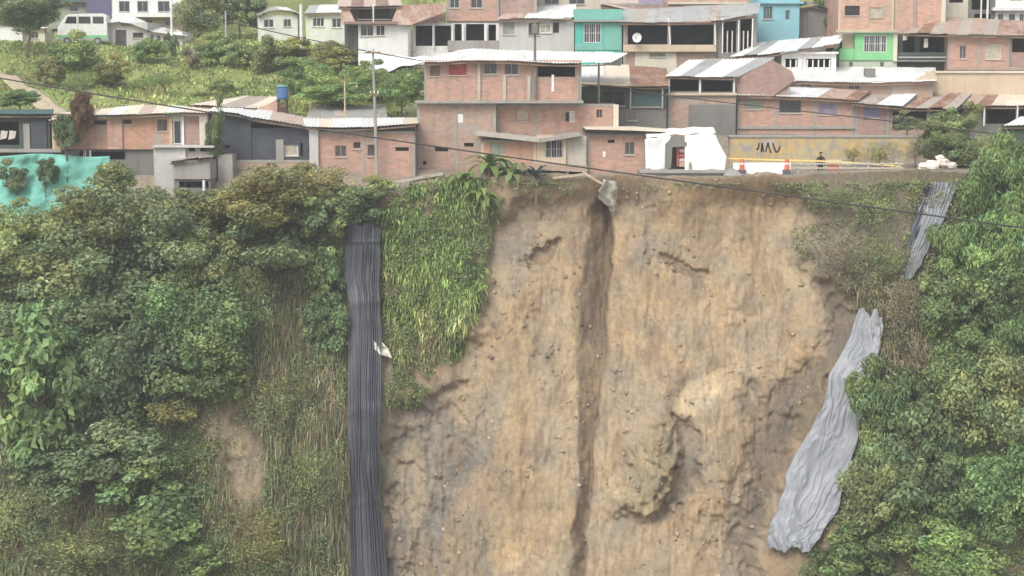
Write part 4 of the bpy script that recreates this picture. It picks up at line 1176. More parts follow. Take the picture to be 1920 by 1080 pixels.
def drape(U, V):
    out = np.zeros(U.shape + (3,))
    for i in np.ndindex(U.shape):
        u, v = U[i], V[i]
        edge_r = np.interp(v, [0, .2, .62, .72, 1], [1342, 1347, 1363, 1362, 1359])
        px = 1284 + (edge_r - 1284) * u
        py = 251 + (320 - 251) * v + 2 * math.sin(u * 7)
        y = 2.0 - .35 * v + .06 * fbm(np.array(u * 2.), np.array(v * 2.), 8, 3) + .9 * max(0, u - .75) ** 1 + .03 * math.sin(u * 13 + v * 4) * v
        w = W(px, py, y)
        out[i] = (w.x, w.y, w.z)
    return out
cloth('front_sheet', None, None, drape, 24, 22, 'plastic_white', b.r)
def top(U, V):
    out = np.zeros(U.shape + (3,))
    for i in np.ndindex(U.shape):
        u, v = U[i], V[i]
        px = 1212 + (1342 - 1212) * u
        w = W(px, 258 - 8 * min(1, u * 1.6) + .8 * math.sin(u * 13), 2.0 + .02)
        out[i] = (w.x, w.y + 3.2 * v, w.z + .35 * math.sin(v * math.pi) + .03 * math.sin(u * 20))
    return out
cloth('roof_sheet', None, None, top, 20, 8, 'plastic_white', b.r)
b.poly([(1248, 270), (1267, 252), (1289, 266), (1289, 275), (1262, 276), (1258, 316), (1248, 316)], -.12, -.02, 'concrete_dark', 'gable_board')
b.wall(1262, 275, 1288, 312, 'interior', .4, dy=1.2, found=.3, name='inner_wall')
for i, (x0, y0, x1, y1, mt) in enumerate(((1270, 276, 1274, 312, 'goods_red'), (1275, 279, 1287, 286, 'cloth_pale'), (1275, 288, 1287, 295, 'goods_red'), (1275, 297, 1287, 303, 'cloth_pale'), (1275, 304, 1288, 313, 'plaster_sand'))):
    b.box(x0, y0, x1, y1, .3, .9, mt, 'stacked_goods')
b.box(1293, 304, 1298, 317, -.55, -.4, 'curtain_green', 'bottle')
b.box(1200, 319, 1372, 325, -.9, 3.5, 'concrete', 'floor_slab')
b.poly([(1200, 325.3), (1372, 325.3), (1362, 333), (1300, 335), (1240, 331), (1206, 333)], -.6, 2, 'concrete_pale', 'slab_edge')

b = Bld('retaining_wall', 'ochre and grey retaining wall with black graffiti beside the rim road', 1370, 1720, 306, 8.8, 0, 'wall')
b.wall(1370, 258, 1720, 306, 'graffiti_wall', 1.2, found=.6)
b.box(1368, 254, 1722, 258, -.08, 1.2, 'concrete', 'coping')
m = MB()   # black graffiti strokes, the letters as they stand on the wall
def stroke(pts, w):
    P = [(b.X(x), b.Z(y)) for x, y in pts]
    for (x0, z0), (x1, z1) in zip(P, P[1:]):
        d = Vector((x1 - x0, 0, z1 - z0)).normalized(); n = Vector((-d.z, 0, d.x)) * w
        m.quad([(x0 - n.x, -.006, z0 - n.z), (x1 - n.x, -.006, z1 - n.z), (x1 + n.x, -.006, z1 + n.z), (x0 + n.x, -.006, z0 + n.z)])
for s_ in ([(1424, 268), (1424, 275), (1421, 281), (1420, 278)], [(1429, 285), (1430, 268), (1433, 285)], [(1437, 285), (1441, 268)], [(1441, 267), (1444, 279), (1447, 287)],
           [(1450, 268), (1453, 277), (1457, 286)], [(1457, 286), (1461, 283), (1464, 276), (1462, 275)]):
    stroke(s_, .055)
m.build('graffiti', 'clothes_dark', b.r)

# road barrier, cones, rail, tape
c = W(1428, 320, 2.6)
m = MB()
x0, x1 = W(1374, 320, 2.6).x - c.x, W(1482, 320, 2.6).x - c.x
h = W(1428, 305, 2.6).z - c.z
n = 20
for i in range(n):
    a, d = x0 + (x1 - x0) * i / n, x0 + (x1 - x0) * (i + 1) / n
    prof = [(-.28, -.4), (-.28, .08), (-.14, .22), (-.08, h), (.08, h), (.14, .22), (.28, .08), (.28, -.4)]
    for (p, q), (r_, s_) in zip(prof, prof[1:]):
        m.quad([(a, p, q), (d, p, q), (d, r_, s_), (a, r_, s_)])
for xx, fl in ((x0, 1), (x1, -1)):
    m.quad([(xx, p, q) for p, q in prof][::fl])
o = m.build('road_barrier', 'plastic_white', bevel=0)
o.location = c
tag(o, 'long white road barrier between the two orange posts at the rim', 'barrier')
for i, px in enumerate((1391, 1475)):
    c = W(px, 320, 2.15)
    r = empty('delineator_post', c, ('orange delineator post nearest the white shelter', 'orange delineator post at the far end of the white barrier')[i], 'traffic post', 'orange posts on the rim road')
    h = W(px, 298, 2.15).z - c.z
    m = MB(); m.tube([(0, 0, .08), (0, 0, .2), (0, 0, h - .05), (0, 0, h)], [.17, .15, .13, .09], 12); m.build('tube', 'cone_orange', r)
    m = MB(); m.tube([(0, 0, h * .52), (0, 0, h * .68)], [.146, .144], 12, False); m.build('reflective_band', 'paint_white', r)
    m = MB(); m.box(-.24, .24, -.24, .24, -.3, .08); m.build('base', 'metal_dark', r, bevel=.03)
c = W(1590, 322, 2.4)
r = empty('guard_rail', c, 'beige guard rail on short posts from the white barrier to the rubble', 'railing')
xa, xb = W(1483, 322, 2.4).x - c.x, W(1694, 322, 2.4).x - c.x
for za, hh in ((.18, .1), (.46, .09)):
    m = MB(); m.box(xa, xb, -.05, .03, za, za + hh); m.build('rail', 'concrete_pale', r, bevel=.01)
for k in range(8):
    x = xa + (xb - xa) * (k + .5) / 8
    m = MB(); m.box(x - .06, x + .06, .032, .15, -.5, .62); m.build('post', 'concrete_pale', r)
c = W(1530, 305, 2.9)
pts = [W(1366, 297, 2.0), W(1440, 299.5, 2.9), W(1540, 302, 2.9), W(1600, 305, 2.9), W(1690, 312, 2.9)]
m = MB()
for p, q in zip(pts, pts[1:]):
    for k in range(6):
        s_, e_ = p.lerp(q, k / 6), p.lerp(q, (k + 1) / 6)
        m.quad([(s_.x, s_.y, s_.z - .045), (e_.x, e_.y, e_.z - .045), (e_.x, e_.y + .02, e_.z + .045), (s_.x, s_.y + .02, s_.z + .045)])
o = m.build('caution_tape', 'tape_yellow', off=tuple(c)); o.location = c
tag(o, 'pale yellow caution tape strung along the rim road', 'tape')
c = W(1562, 320, 3.2)
r = empty('barricade', c, 'orange and white barricade board leaning by the person', 'barricade', rot=8)
for k, (za, mt) in enumerate(((.25, 'cone_orange'), (.5, 'cloth_pale'), (.02, 'cone_orange'))):
    m = MB(); m.box(-.5 + .06 * k, .55, -.04, .02, za, za + .2); m.build('board', mt, r, bevel=.01)
for sx in (-.42, .46):
    m = MB(); m.tube([(sx, .06, -.5), (sx, .06, .72)], .03, 6); m.build('leg', 'metal_dark', r)
for i, (px, py, s_) in enumerate(((1732, 313, .34), (1748, 311, .42), (1768, 305, .36), (1784, 311, .3), (1762, 296, .24))):
    m = MB()
    nu, nv = 9, 6
    for v in range(nv + 1):
        for u in range(nu):
            th, ph = 2 * math.pi * u / nu, math.pi * v / nv
            k = s_ * (1 + .28 * float(vnoise(np.array(u * 1.7 + i * 9), np.array(v * 1.3), 7)))
            m.v.append((k * 1.25 * math.sin(ph) * math.cos(th), k * math.sin(ph) * math.sin(th), k * .8 * math.cos(ph)))
    for v in range(nv):
        for u in range(nu):
            m.f.append((v * nu + u, (v + 1) * nu + u, (v + 1) * nu + (u + 1) % nu, v * nu + (u + 1) % nu)); m.m.append(0)
    o = m.build('rubble_boulder', 'rubble_white'); o.location = W(px, py, 2.2)
    tag(o, ('pale boulder at the end of the guard rail', 'largest white boulder in the rubble heap', 'pale boulder behind the largest white one', 'small pale boulder nearest the black plastic strip', 'smallest boulder on top of the rubble heap')[i], 'boulder', 'pale rubble by the rim road')
for i, (px, py, s_, lab) in enumerate(((1212, 340, .3, 'dark lump of rubble hanging under the shelter slab'), (1375, 330, .45, 'rounded grey rubble block at the end of the shelter slab'))):
    m = MB(); nu, nv = 10, 7
    for v in range(nv + 1):
        for u in range(nu):
            th, ph = 2 * math.pi * u / nu, math.pi * v / nv
            k = s_ * (1 + .3 * float(vnoise(np.array(u * 1.3 + i * 5), np.array(v * 1.1), 17)))
            m.v.append((k * 1.5 * math.sin(ph) * math.cos(th), k * math.sin(ph) * math.sin(th), k * .8 * math.cos(ph)))
    for v in range(nv):
        for u in range(nu):
            m.f.append((v * nu + u, (v + 1) * nu + u, (v + 1) * nu + (u + 1) % nu, v * nu + (u + 1) % nu)); m.m.append(0)
    o = m.build('rubble_block', 'concrete'); o.location = W(px, py, .5)
    tag(o, lab, 'rubble')

# person in dark clothes behind the guard rail
def person():
    c = W(1538, 335, 3.6)
    r = empty('person', c, 'person in dark clothes standing behind the guard rail with arms down', 'person')
    J = {'pel': (0, 0, .92, .15, .11), 'wst': (0, 0, 1.06, .14, .10), 'chs': (0, 0, 1.28, .175, .115), 'nck': (0, 0, 1.45, .06, .06), 'hed': (0, -.01, 1.54, .075, .085), 'crn': (0, 0, 1.66, .07, .085)}
    for s_, k in ((-1, 'l'), (1, 'r')):
        J.update({'hip' + k: (.1 * s_, 0, .86, .09, .1), 'kne' + k: (.11 * s_, -.02, .48, .06, .06), 'ank' + k: (.11 * s_, .02, .08, .045, .05), 'toe' + k: (.12 * s_, -.14, .03, .04, .03),
                  'sho' + k: (.19 * s_, 0, 1.38, .06, .06), 'elb' + k: (.26 * s_, .02, 1.1, .045, .045), 'wri' + k: (.25 * s_, -.08, .87, .032, .032), 'han' + k: (.25 * s_, -.1, .79, .04, .025)})
    E = [('pel', 'wst'), ('wst', 'chs'), ('chs', 'nck'), ('nck', 'hed'), ('hed', 'crn')]
    for k in 'lr':
        E += [('pel', 'hip' + k), ('hip' + k, 'kne' + k), ('kne' + k, 'ank' + k), ('ank' + k, 'toe' + k), ('chs', 'sho' + k), ('sho' + k, 'elb' + k), ('elb' + k, 'wri' + k), ('wri' + k, 'han' + k)]
    ks = list(J)
    me = bpy.data.meshes.new('body')
    me.from_pydata([J[k][:3] for k in ks], [(ks.index(a), ks.index(d)) for a, d in E], [])
    o = link('body', me, 'clothes_dark', r)
    o.modifiers.new('skin', 'SKIN')
    sv = me.skin_vertices[0].data
    for i, k in enumerate(ks):
        sv[i].radius = J[k][3:5]
        sv[i].use_root = k == 'pel'
    ss = o.modifiers.new('sub', 'SUBSURF'); ss.levels = ss.render_levels = 2
    m = MB()
    m.tube([(0, -.012, 1.46), (0, -.02, 1.52), (0, -.015, 1.6), (0, -.005, 1.68)], [.055, .088, .098, .05], 12); m.build('face', 'skin', r, smooth=True)
    m = MB()
    m.tube([(0, .015, 1.56), (0, .015, 1.64), (0, .01, 1.70), (0, .01, 1.735)], [.1, .112, .095, .03], 12); m.build('hair', 'hair', r, smooth=True)
person()

for i, (x0, y0, x1, y1, Y, lab) in enumerate(((1036, 334, 1100, 326, -.2, 'pale timber jutting out under the stilted house'), (1092, 322, 1128, 344, -.4, 'timber leaning down the crumbling edge by the gully'))):
    p, q = W(x0, y0, Y), W(x1, y1, Y - .2)
    d = (q - p).normalized(); u = d.cross(Vector((0, 1, 0))).normalized() * .07; w = Vector((0, .05, 0))
    m = MB()
    ring = lambda o: [o + u + w, o - u + w, o - u - w, o + u - w]
    A, B_ = ring(Vector()), ring(q - p)
    m.quad(A); m.quad(B_[::-1])
    for k in range(4):
        m.quad([A[(k + 1) % 4], A[k], B_[k], B_[(k + 1) % 4]])
    o = m.build('timber', 'wood_pale'); o.location = p
    tag(o, lab, 'timber', 'broken timbers along the rim')

c = W(1196, 82, 22.2)
r = empty('satellite_dish', c, 'small white satellite dish on the veranda balcony', 'dish', rot=-20)
m = MB()
for k in range(5):
    q0, q1 = k / 5, (k + 1) / 5
    for j in range(14):
        t0, t1 = 2 * math.pi * j / 14, 2 * math.pi * (j + 1) / 14
        m.quad([(.36 * q * math.cos(t), -.12 - .14 * q * q, .45 + .36 * q * math.sin(t)) for q, t in ((q0, t0), (q1, t0), (q1, t1), (q0, t1))])
m.build('reflector', 'paint_white', r)
m = MB(); m.tube([(0, 0, -.1), (0, 0, .4), (0, -.1, .45)], .03, 6); m.build('mast', 'metal_dark', r)
m = MB(); m.tube([(0, -.12, .2), (0, -.5, .42)], .02, 5); m.tube([(0, -.5, .4), (0, -.56, .44)], .05, 6); m.build('feed_arm', 'metal_dark', r)
# ------------------------------------------------------------------ sheets on the slope
def cliff_sheet(name, label, cat, L, R, nu, nv, fold, mat, off=.3, group=None, rag=0.0):
    L, R = np.array(L, float), np.array(R, float)
    U, V = np.meshgrid(np.linspace(0, 1, nu), np.linspace(0, 1, nv))
    tl, tr = np.linspace(0, 1, len(L)), np.linspace(0, 1, len(R))
    lx, ly = np.interp(V, tl, L[:, 0]), np.interp(V, tl, L[:, 1])
    rx, ry = np.interp(V, tr, R[:, 0]), np.interp(V, tr, R[:, 1])
    px, py = lx + (rx - lx) * U, ly + (ry - ly) * U
    px = px + 2.0 * vnoise(V * 14, U * 2 + 3, 91) + rag * (vnoise(V * 7, U * 1.5, 92) + .6 * vnoise(V * 19, U * 2, 93))
    py = py + rag * (sstep(.9, 1, V) * 1.2 + sstep(.08, 0, V) * 2.0) * vnoise(U * 7, V * 0, 94)
    best = None
    for dx, dy in ((0, 0), (-10, 0), (10, 0), (0, 12), (0, -12)):
        x, y, z = on_cliff(px + dx, np.maximum(py + dy, 300))
        best = y if best is None else np.minimum(best, y)
    kk = min(25, nv // 3 * 2 + 1) | 1
    k = np.ones(kk) / kk
    sm = np.apply_along_axis(lambda q: np.convolve(np.pad(q, kk // 2, 'edge'), k, 'valid'), 0, best)
    k2 = min(13, nu // 3 * 2 + 1) | 1
    sm = np.apply_along_axis(lambda q: np.convolve(np.pad(q, k2 // 2, 'edge'), np.ones(k2) / k2, 'valid'), 1, sm)
    Y = sm - max(0, float((sm - best).max()) * .5) - off - fold(U, V)
    a, bb = (px - 960) / F, (540 - py) / F
    t = (Y - CY) / (bb * SP + CP)
    P = np.stack([a * t, Y, CZ + (bb * CP - SP) * t], -1).reshape(-1, 3)
    o0 = P[0].copy()
    idx = np.arange(nu * nv).reshape(nv, nu)
    Fc = np.stack([idx[:-1, :-1], idx[:-1, 1:], idx[1:, 1:], idx[1:, :-1]], -1).reshape(-1, 4)
    o = link(name, fastmesh(name, P - o0, Fc, smooth=True), mat)
    o.location = o0
    sd = o.modifiers.new('thick', 'SOLIDIFY'); sd.thickness = .02; sd.offset = -1
    return tag(o, label, cat, group)

def pleats(U, V):
    f = 0
    for k, (n, a) in enumerate(((9, .11), (15, .07), (27, .035))):
        f = f + a * (1 - np.abs(np.sin(np.pi * (U * n + .5 * vnoise(V * 2.2, U * 3 + k, 30 + k))))) ** 1.6
    return f * (1 + .7 * vnoise(V * 5, U * 4, 33)) + .10 * vnoise(V * 7, U * 2, 34) + .06 * sstep(.015, 0, np.abs((V * 4.3 + .05 * U) % 1 - .5) * .3)
cliff_sheet('plastic_sheet', 'long black pleated plastic sheet hanging down the slope beside the tall grass', 'plastic sheet',
            [(652, 418), (648, 470), (652, 560), (654, 700), (654, 850), (656, 960), (660, 1130)],
            [(712, 424), (712, 470), (712, 560), (716, 700), (713, 850), (718, 960), (734, 1130)], 130, 120, pleats, 'plastic_black', .32, 'plastic sheets on the slope', 2.5)
def creases(U, V):
    wx, wy = .25 * fbm(U * 2, V * 4, 41, 3), .25 * fbm(U * 2 + 9, V * 4, 43, 3)
    r1 = 1 - np.abs(fbm((U + wx) * 2.2 + V * 1.5, (V + wy) * 5, 45, 3))
    r2 = 1 - np.abs(fbm((U + wx) * 5 - V * 2, (V + wy) * 11, 49, 3))
    pk = sstep(.82, 1, V)
    f = .085 * r1 ** 3 + .05 * r2 ** 3 + .2 * fbm(U * 1.2, V * 3, 47, 2) * .5
    return f + pk * .25 * (1 - np.abs(np.sin(np.pi * 4.5 * (U + .1 * np.sin(V * 30))))) ** 1.4
cliff_sheet('plastic_sheet', 'wide grey creased tarpaulin lying diagonally down the lower slope', 'plastic sheet',
            [(1612, 584), (1590, 640), (1560, 710), (1528, 790), (1490, 860), (1462, 930), (1444, 990), (1436, 1032)],
            [(1656, 590), (1650, 650), (1628, 730), (1606, 830), (1588, 900), (1570, 960), (1544, 1005), (1518, 1032)], 70, 150, creases, 'plastic_grey', .3, 'plastic sheets on the slope', 5.0)
cliff_sheet('plastic_sheet', 'narrow grey and black plastic strip below the pale rubble', 'plastic sheet',
            [(1748, 342), (1738, 380), (1722, 425), (1706, 480), (1696, 525)],
            [(1796, 342), (1782, 380), (1764, 425), (1738, 475), (1708, 525)], 46, 60, lambda U, V: pleats(U * .7, V) * 1.2, 'plastic_grey', .25, 'plastic sheets on the slope')
cliff_sheet('plastic_sheet', 'black plastic strip tucked beside the narrow grey one', 'plastic sheet',
            [(1733, 350), (1724, 385), (1708, 430), (1696, 480), (1690, 515)],
            [(1760, 346), (1746, 382), (1728, 427), (1708, 480), (1696, 520)], 30, 50, lambda U, V: pleats(U * .4, V), 'plastic_black', .20, 'plastic sheets on the slope')
cliff_sheet('cloth_scrap', 'pale cloth draped over the head of the dark gully', 'cloth',
            [(1132, 336), (1124, 356), (1122, 372), (1140, 386), (1146, 398)], [(1154, 340), (1158, 356), (1158, 370), (1156, 386), (1154, 400)], 22, 30, lambda U, V: .12 * np.sin(U * 9 + V * 3) + .1 * vnoise(U * 4, V * 4, 3), 'cloth_grey', .3)
cliff_sheet('cloth_scrap', 'white scrap of plastic lying on the edge of the black sheet', 'cloth',
            [(701, 640), (700, 652), (708, 664)], [(716, 642), (730, 656), (736, 672)], 14, 12, lambda U, V: .12 * vnoise(U * 4, V * 4, 9) + .1 * np.sin(U * 8), 'cloth_pale', .55)
# teal netting below the dark shack
def net(U, V):
    out = np.zeros(U.shape + (3,))
    for i in np.ndindex(U.shape):
        u, v = U[i], V[i]
        px = -70 + (206 - 70 * max(0, v - .35) * 1.9 + 70) * u
        py = 291 + 3 * math.sin(u * 9) + (408 - 291) * v
        y = 3.4 - .2 * v if v < .4 else 3.32 - 4.2 * (v - .4)
        y += .10 * math.sin(u * 26 + 2 * v) * (.3 + v) + .3 * float(vnoise(np.array(u * 9), np.array(v * 5), 5)) + .16 * abs(float(vnoise(np.array(u * 17 + 4 * v), np.array(v * 8), 6)))
        w = W(px, py, y)
        out[i] = (w.x, w.y, w.z)
    return out
cloth('safety_netting', 'teal green netting draped over the edge below the dark shack', 'netting', net, 70, 40, 'net_teal')
def spill(U, V):
    out = np.zeros(U.shape + (3,))
    for i in np.ndindex(U.shape):
        u, v = U[i], V[i]
        px = 672 + 150 * u
        py = 100 + 8 * u + (26 + 8 * math.sin(u * 6)) * v * (1 - .5 * u * u) + 2 * math.sin(u * 21)
        y = 23.5 - 2.2 * v + .3 * float(vnoise(np.array(u * 9), np.array(v * 4), 15))
        w = W(px, py, y)
        out[i] = (w.x, w.y, w.z)
    return out
cloth('plastic_sheet', 'crumpled white sheeting under the white hipped house', 'plastic sheet', spill, 44, 14, 'plastic_white')
# footpath on the hillside, laid on the ground
pts = [(-80, 84, 34), (0, 112, 27), (40, 134, 22), (80, 155, 18), (112, 176, 14.5), (146, 200, 11)]
def path_fn(U, V):
    P = np.array(pts, float)
    t = np.linspace(0, 1, len(P))
    px, Y = np.interp(V, t, P[:, 0]), np.interp(V, t, P[:, 2])
    x = (px - 960) / F * (Y + 110) + (U - .5) * 1.7
    return np.stack([x, Y, ground(x, Y) + .05], -1)
o = cloth('footpath', None, None, path_fn, 8, 60, 'path_earth')
o['kind'] = 'structure'

# ------------------------------------------------------------------ foliage
def unit(n):
    v = RNG.normal(size=(n, 3))
    return v / np.linalg.norm(v, axis=1)[:, None]

def leaf_mesh(name, P, N, S, tint, ratio=.30, long=None):
    n = len(P)
    N = N / np.maximum(np.linalg.norm(N, axis=1), 1e-6)[:, None]
    t = long if long is not None else unit(n)
    t = t - (t * N).sum(1)[:, None] * N
    t = t / np.maximum(np.linalg.norm(t, axis=1), 1e-6)[:, None]
    bb = np.cross(N, t)
    s = S[:, None]
    V = np.stack([P - t * s * .5, P + bb * s * ratio + N * s * .10, P + t * s * .5 - N * s * .16, P - bb * s * ratio + N * s * .10], 1).reshape(-1, 3)
    i = np.arange(n)[:, None] * 4
    Fc = np.concatenate([i + np.array([[0, 2, 1]]), i + np.array([[0, 3, 2]])], 1).reshape(-1, 3)
    return fastmesh(name, V, Fc, np.repeat(tint, 4, 0))

def tints(n, spread=.32, warm=.12):
    v = np.exp(RNG.normal(0, spread, n))
    w = RNG.normal(0, warm, n)
    return np.stack([v * (1 + w), v, v * (1 - w)], 1)

def crown_mesh(name, nleaf, size, nclump, droop=0.0, flat=1.0, up=.5, ratio=.3):
    d = unit(nclump)
    d[:, 2] = d[:, 2] * .9 + .12
    lob = 1 + .28 * np.sin(3 * np.arctan2(d[:, 1], d[:, 0]) + RNG.uniform(0, 6)) * RNG.uniform(.3, 1, nclump)
    rad = RNG.uniform(.30, 1.0, nclump) * lob
    C = d * rad[:, None]
    cr = RNG.uniform(.13, .36, nclump)
    ci = RNG.choice(nclump, nleaf, p=cr ** 2 / (cr ** 2).sum())
    o = unit(nleaf)
    P = C[ci] + o * (cr[ci] * RNG.uniform(.55, 1.12, nleaf))[:, None] * np.array((1.15, 1.15, .8))
    N = o + .55 * RNG.normal(size=(nleaf, 3)) + np.array((0, 0, up))
    ct = tints(nclump, .20, .05)
    tint = ct[ci] * tints(nleaf, .20, .05)
    S = size * RNG.uniform(.6, 1.35, nleaf)
    P[:, 2] *= flat
    lg = None
    if droop:
        P[:, 2] -= droop * .25 * RNG.random(nleaf)
        lg = o * .5 + RNG.normal(size=(nleaf, 3)) * .4 + np.array((0, 0, -droop))
    return leaf_mesh(name, P, N, S, tint, ratio, lg)

CROWN = {'big': [crown_mesh('crown', 15000, .088, 70) for _ in range(3)],
         'mid': [crown_mesh('crown', 6500, .13, 38) for _ in range(3)],
         'small': [crown_mesh('crown', 1800, .22, 16) for _ in range(3)],
         'broad': [crown_mesh('crown', 4200, .19, 34, up=.8) for _ in range(2)],
         'sparse': [crown_mesh('crown', 2600, .085, 60, ratio=.2) for _ in range(2)],
         'feather': [crown_mesh('crown', 12000, .16, 60, droop=.8, ratio=.13) for _ in range(2)]}
for v in CROWN.values():
    for m_ in v:
        m_.materials.append(M('leaf_own'))
tree_n = 0
def plant(name, label, px, py, rx, rz, size, mat, Y=None, cat='tree', bark='bark', group=None, depth=.8, push=.55, base_py=None):
    global tree_n
    tree_n += 1
    rn = random.Random(tree_n * 13 + int(px))
    if Y is None:
        x, y, z = (float(q) for q in on_cliff(px, max(py, 352)))
        Yc = y
    else:
        Yc = Y
    s = (110 + Yc) / F
    RX, RZ = rx * s, rz * s
    RY = depth * (RX + RZ) / 2
    if Y is None:
        Yc = Yc - push * RY
    c = W(px, py, Yc)
    if Y is None:
        bx, by, bz = (float(q) for q in on_cliff(px + rn.uniform(-.2, .2) * rx, max((base_py or py + .75 * rz), 356)))
        base = Vector((bx, by + .3, bz))
    else:
        bx = c.x + rn.uniform(-.1, .1) * RX
        gz = float(ground(np.array(bx), np.array(Yc))) if Yc > 0.2 else W(px, base_py or py + rz, Yc).z
        base = Vector((bx, Yc, min(gz - .1, c.z - .3 * RZ)))
    r = empty(name, base, label, cat, group)
    rel = c - base
    m = MB()
    tr = max(.05, .055 * (RX + RZ) / 2)
    mid = Vector((rel.x * .4 + rn.uniform(-.15, .15) * RX, rel.y * .65, rel.z * .45))
    m.tube([(0, 0, -.3), tuple(mid), tuple(rel * .8), tuple(rel + Vector((0, 0, .4 * RZ)))], [tr, tr * .8, tr * .55, tr * .18], 7)
    for k in range(5):
        a = rn.uniform(0, 6.28)
        st = mid.lerp(rel, rn.uniform(.1, .8))
        en = rel + Vector((math.cos(a) * RX * .7, math.sin(a) * RY * .7, rn.uniform(-.2, .65) * RZ))
        m.tube([tuple(st), tuple(st.lerp(en, .5) + Vector((0, 0, .1 * RZ))), tuple(en)], [tr * .45, tr * .3, tr * .1], 5)
    m.build('trunk', bark, r)
    me = CROWN[size][tree_n % len(CROWN[size])]
    o = bpy.data.objects.new('crown', me)
    COL.objects.link(o)
    o.parent = r
    o.location = rel
    o.rotation_euler = (rn.uniform(-.2, .2), rn.uniform(-.2, .2), rn.uniform(0, 6.28))
    q = (RX + RY) / 2 if size == 'big' else RX
    o.scale = (RX * 1.0, RX * 1.0, RZ * 1.02)
    o.material_slots[0].link = 'OBJECT'
    o.material_slots[0].material = M(mat)
    return r

G1, G2, G3 = 'trees and shrubs on the vegetated slope under the shack', 'shrubs on the slope beside the grey tarpaulin', 'bushes on the grassy hillside'
LEFT = [
 ('tree', 'olive tree directly under the teal netting at the edge', 40, 470, 110, 92, 'big', 'leaf_olive'),
 ('tree', 'broad olive crown between the teal netting and the grey hut', 195, 425, 108, 88, 'big', 'leaf_olive'),
 ('tree', 'grey green crown below the small grey hut with white post', 312, 450, 105, 88, 'big', 'leaf_grey'),
 ('tree', 'pale tipped olive crown at the inner edge of the tree mass', 398, 500, 70, 80, 'big', 'leaf_olive'),
 ('tree', 'dark grey green tree in the middle of the tree mass', 225, 560, 120, 95, 'big', 'leaf_grey'),
 ('tree', 'mid green tree above the brownish bare earth', 395, 610, 88, 95, 'big', 'leaf_green'),
 ('tree', 'dusky tree at the picture edge above the bright broad leaved one', 25, 600, 95, 85, 'big', 'leaf_grey'),
 ('tree', 'broad leaved green tree at the picture edge', 65, 745, 98, 135, 'broad', 'leaf_green'),
 ('tree', 'dark green tree right of the bright broad leaved one', 235, 700, 100, 115, 'big', 'leaf_dark'),
 ('shrub', 'rounded green shrub hanging over the bare earth patch', 395, 700, 72, 66, 'mid', 'leaf_green'),
 ('shrub', 'yellow tinted bush in front of the slate clad house', 505, 372, 108, 62, 'big', 'leaf_yellow'),
 ('shrub', 'olive bush at the corner of the four windowed brick house', 608, 405, 66, 60, 'mid', 'leaf_olive'),
 ('shrub', 'dark shrub above the head of the black plastic sheet', 668, 394, 44, 34, 'mid', 'leaf_dark'),
 ('shrub', 'dark bush under the yellow tinted bush', 520, 470, 85, 66, 'mid', 'leaf_grey'),
 ('shrub', 'small green bush close against the upper black sheet', 615, 520, 42, 66, 'mid', 'leaf_green'),
 ('shrub', 'dark creeping bush beside the middle of the black sheet', 612, 615, 44, 58, 'mid', 'leaf_dark'),
 ('shrub', 'green bush at the bottom with leaning stems below the earth patch', 300, 960, 108, 70, 'mid', 'leaf_green'),
 ('shrub', 'olive bush in the bottom corner of the picture', 40, 970, 80, 78, 'sparse', 'leaf_olive'),
 ('shrub', 'grey green bush along the bottom edge near the corner', 165, 1040, 110, 66, 'sparse', 'leaf_olive'),
 ('shrub', 'thin yellowish bush at the bottom near the black sheet', 485, 1010, 72, 74, 'sparse', 'leaf_yellow'),
 ('shrub', 'small green bush on the bottom edge between two larger ones', 365, 1050, 60, 44, 'mid', 'leaf_green'),
 ('shrub', 'sprawling olive shrub above the lower dark bushes', 240, 850, 95, 60, 'mid', 'leaf_grey'),
 ('shrub', 'yellow green shrub halfway down beside the dark green tree', 330, 760, 62, 46, 'mid', 'leaf_yellow'),
 ('shrub', 'small shrub beside the lower black sheet', 585, 900, 52, 80, 'sparse', 'leaf_olive'),
 ('shrub', 'dusty shrub between earth patch and black sheet', 545, 760, 60, 76, 'sparse', 'leaf_olive'),
 ('tree', 'soft green crown filling the middle of the upper tree mass', 118, 520, 92, 80, 'big', 'leaf_olive'),
 ('tree', 'mid green crown right of the dark grey green tree', 312, 585, 88, 80, 'big', 'leaf_green'),
 ('tree', 'green crown just above the bright broad leaved tree', 140, 630, 84, 78, 'big', 'leaf_green'),
 ('shrub', 'loose olive shrub hanging over the dry stems', 470, 560, 56, 84, 'sparse', 'leaf_olive'),
 ('shrub', 'green shrub between dark green tree and earth patch', 320, 850, 66, 60, 'sparse', 'leaf_green'),
 ('shrub', 'dusky shrub under the bright broad leaved tree', 110, 880, 84, 58, 'mid', 'leaf_dark'),
 ('shrub', 'yellowish shrub at the foot of the four windowed house', 690, 366, 46, 24, 'mid', 'leaf_olive'),
 ('shrub', 'olive shrub right under the grey hut', 380, 392, 54, 36, 'mid', 'leaf_olive'),
 ('shrub', 'green shrub at the corner where netting meets the trees', 215, 345, 40, 36, 'mid', 'leaf_olive'),
 ('shrub', 'dark little bush poking in front of the netting at the edge', 28, 338, 28, 30, 'mid', 'leaf_grey'),
 ('shrub', 'dark narrow bush leaning before the middle of the netting', 86, 326, 20, 32, 'mid', 'leaf_dark'),
]
for nm, lab, px, py, rx, rz, sz, mt in LEFT:
    plant(nm, lab, px, py, rx, rz, sz, mt, cat=nm, group=G1, Y=(2.2 if py < 340 else None), base_py=(356 if py < 340 else None))
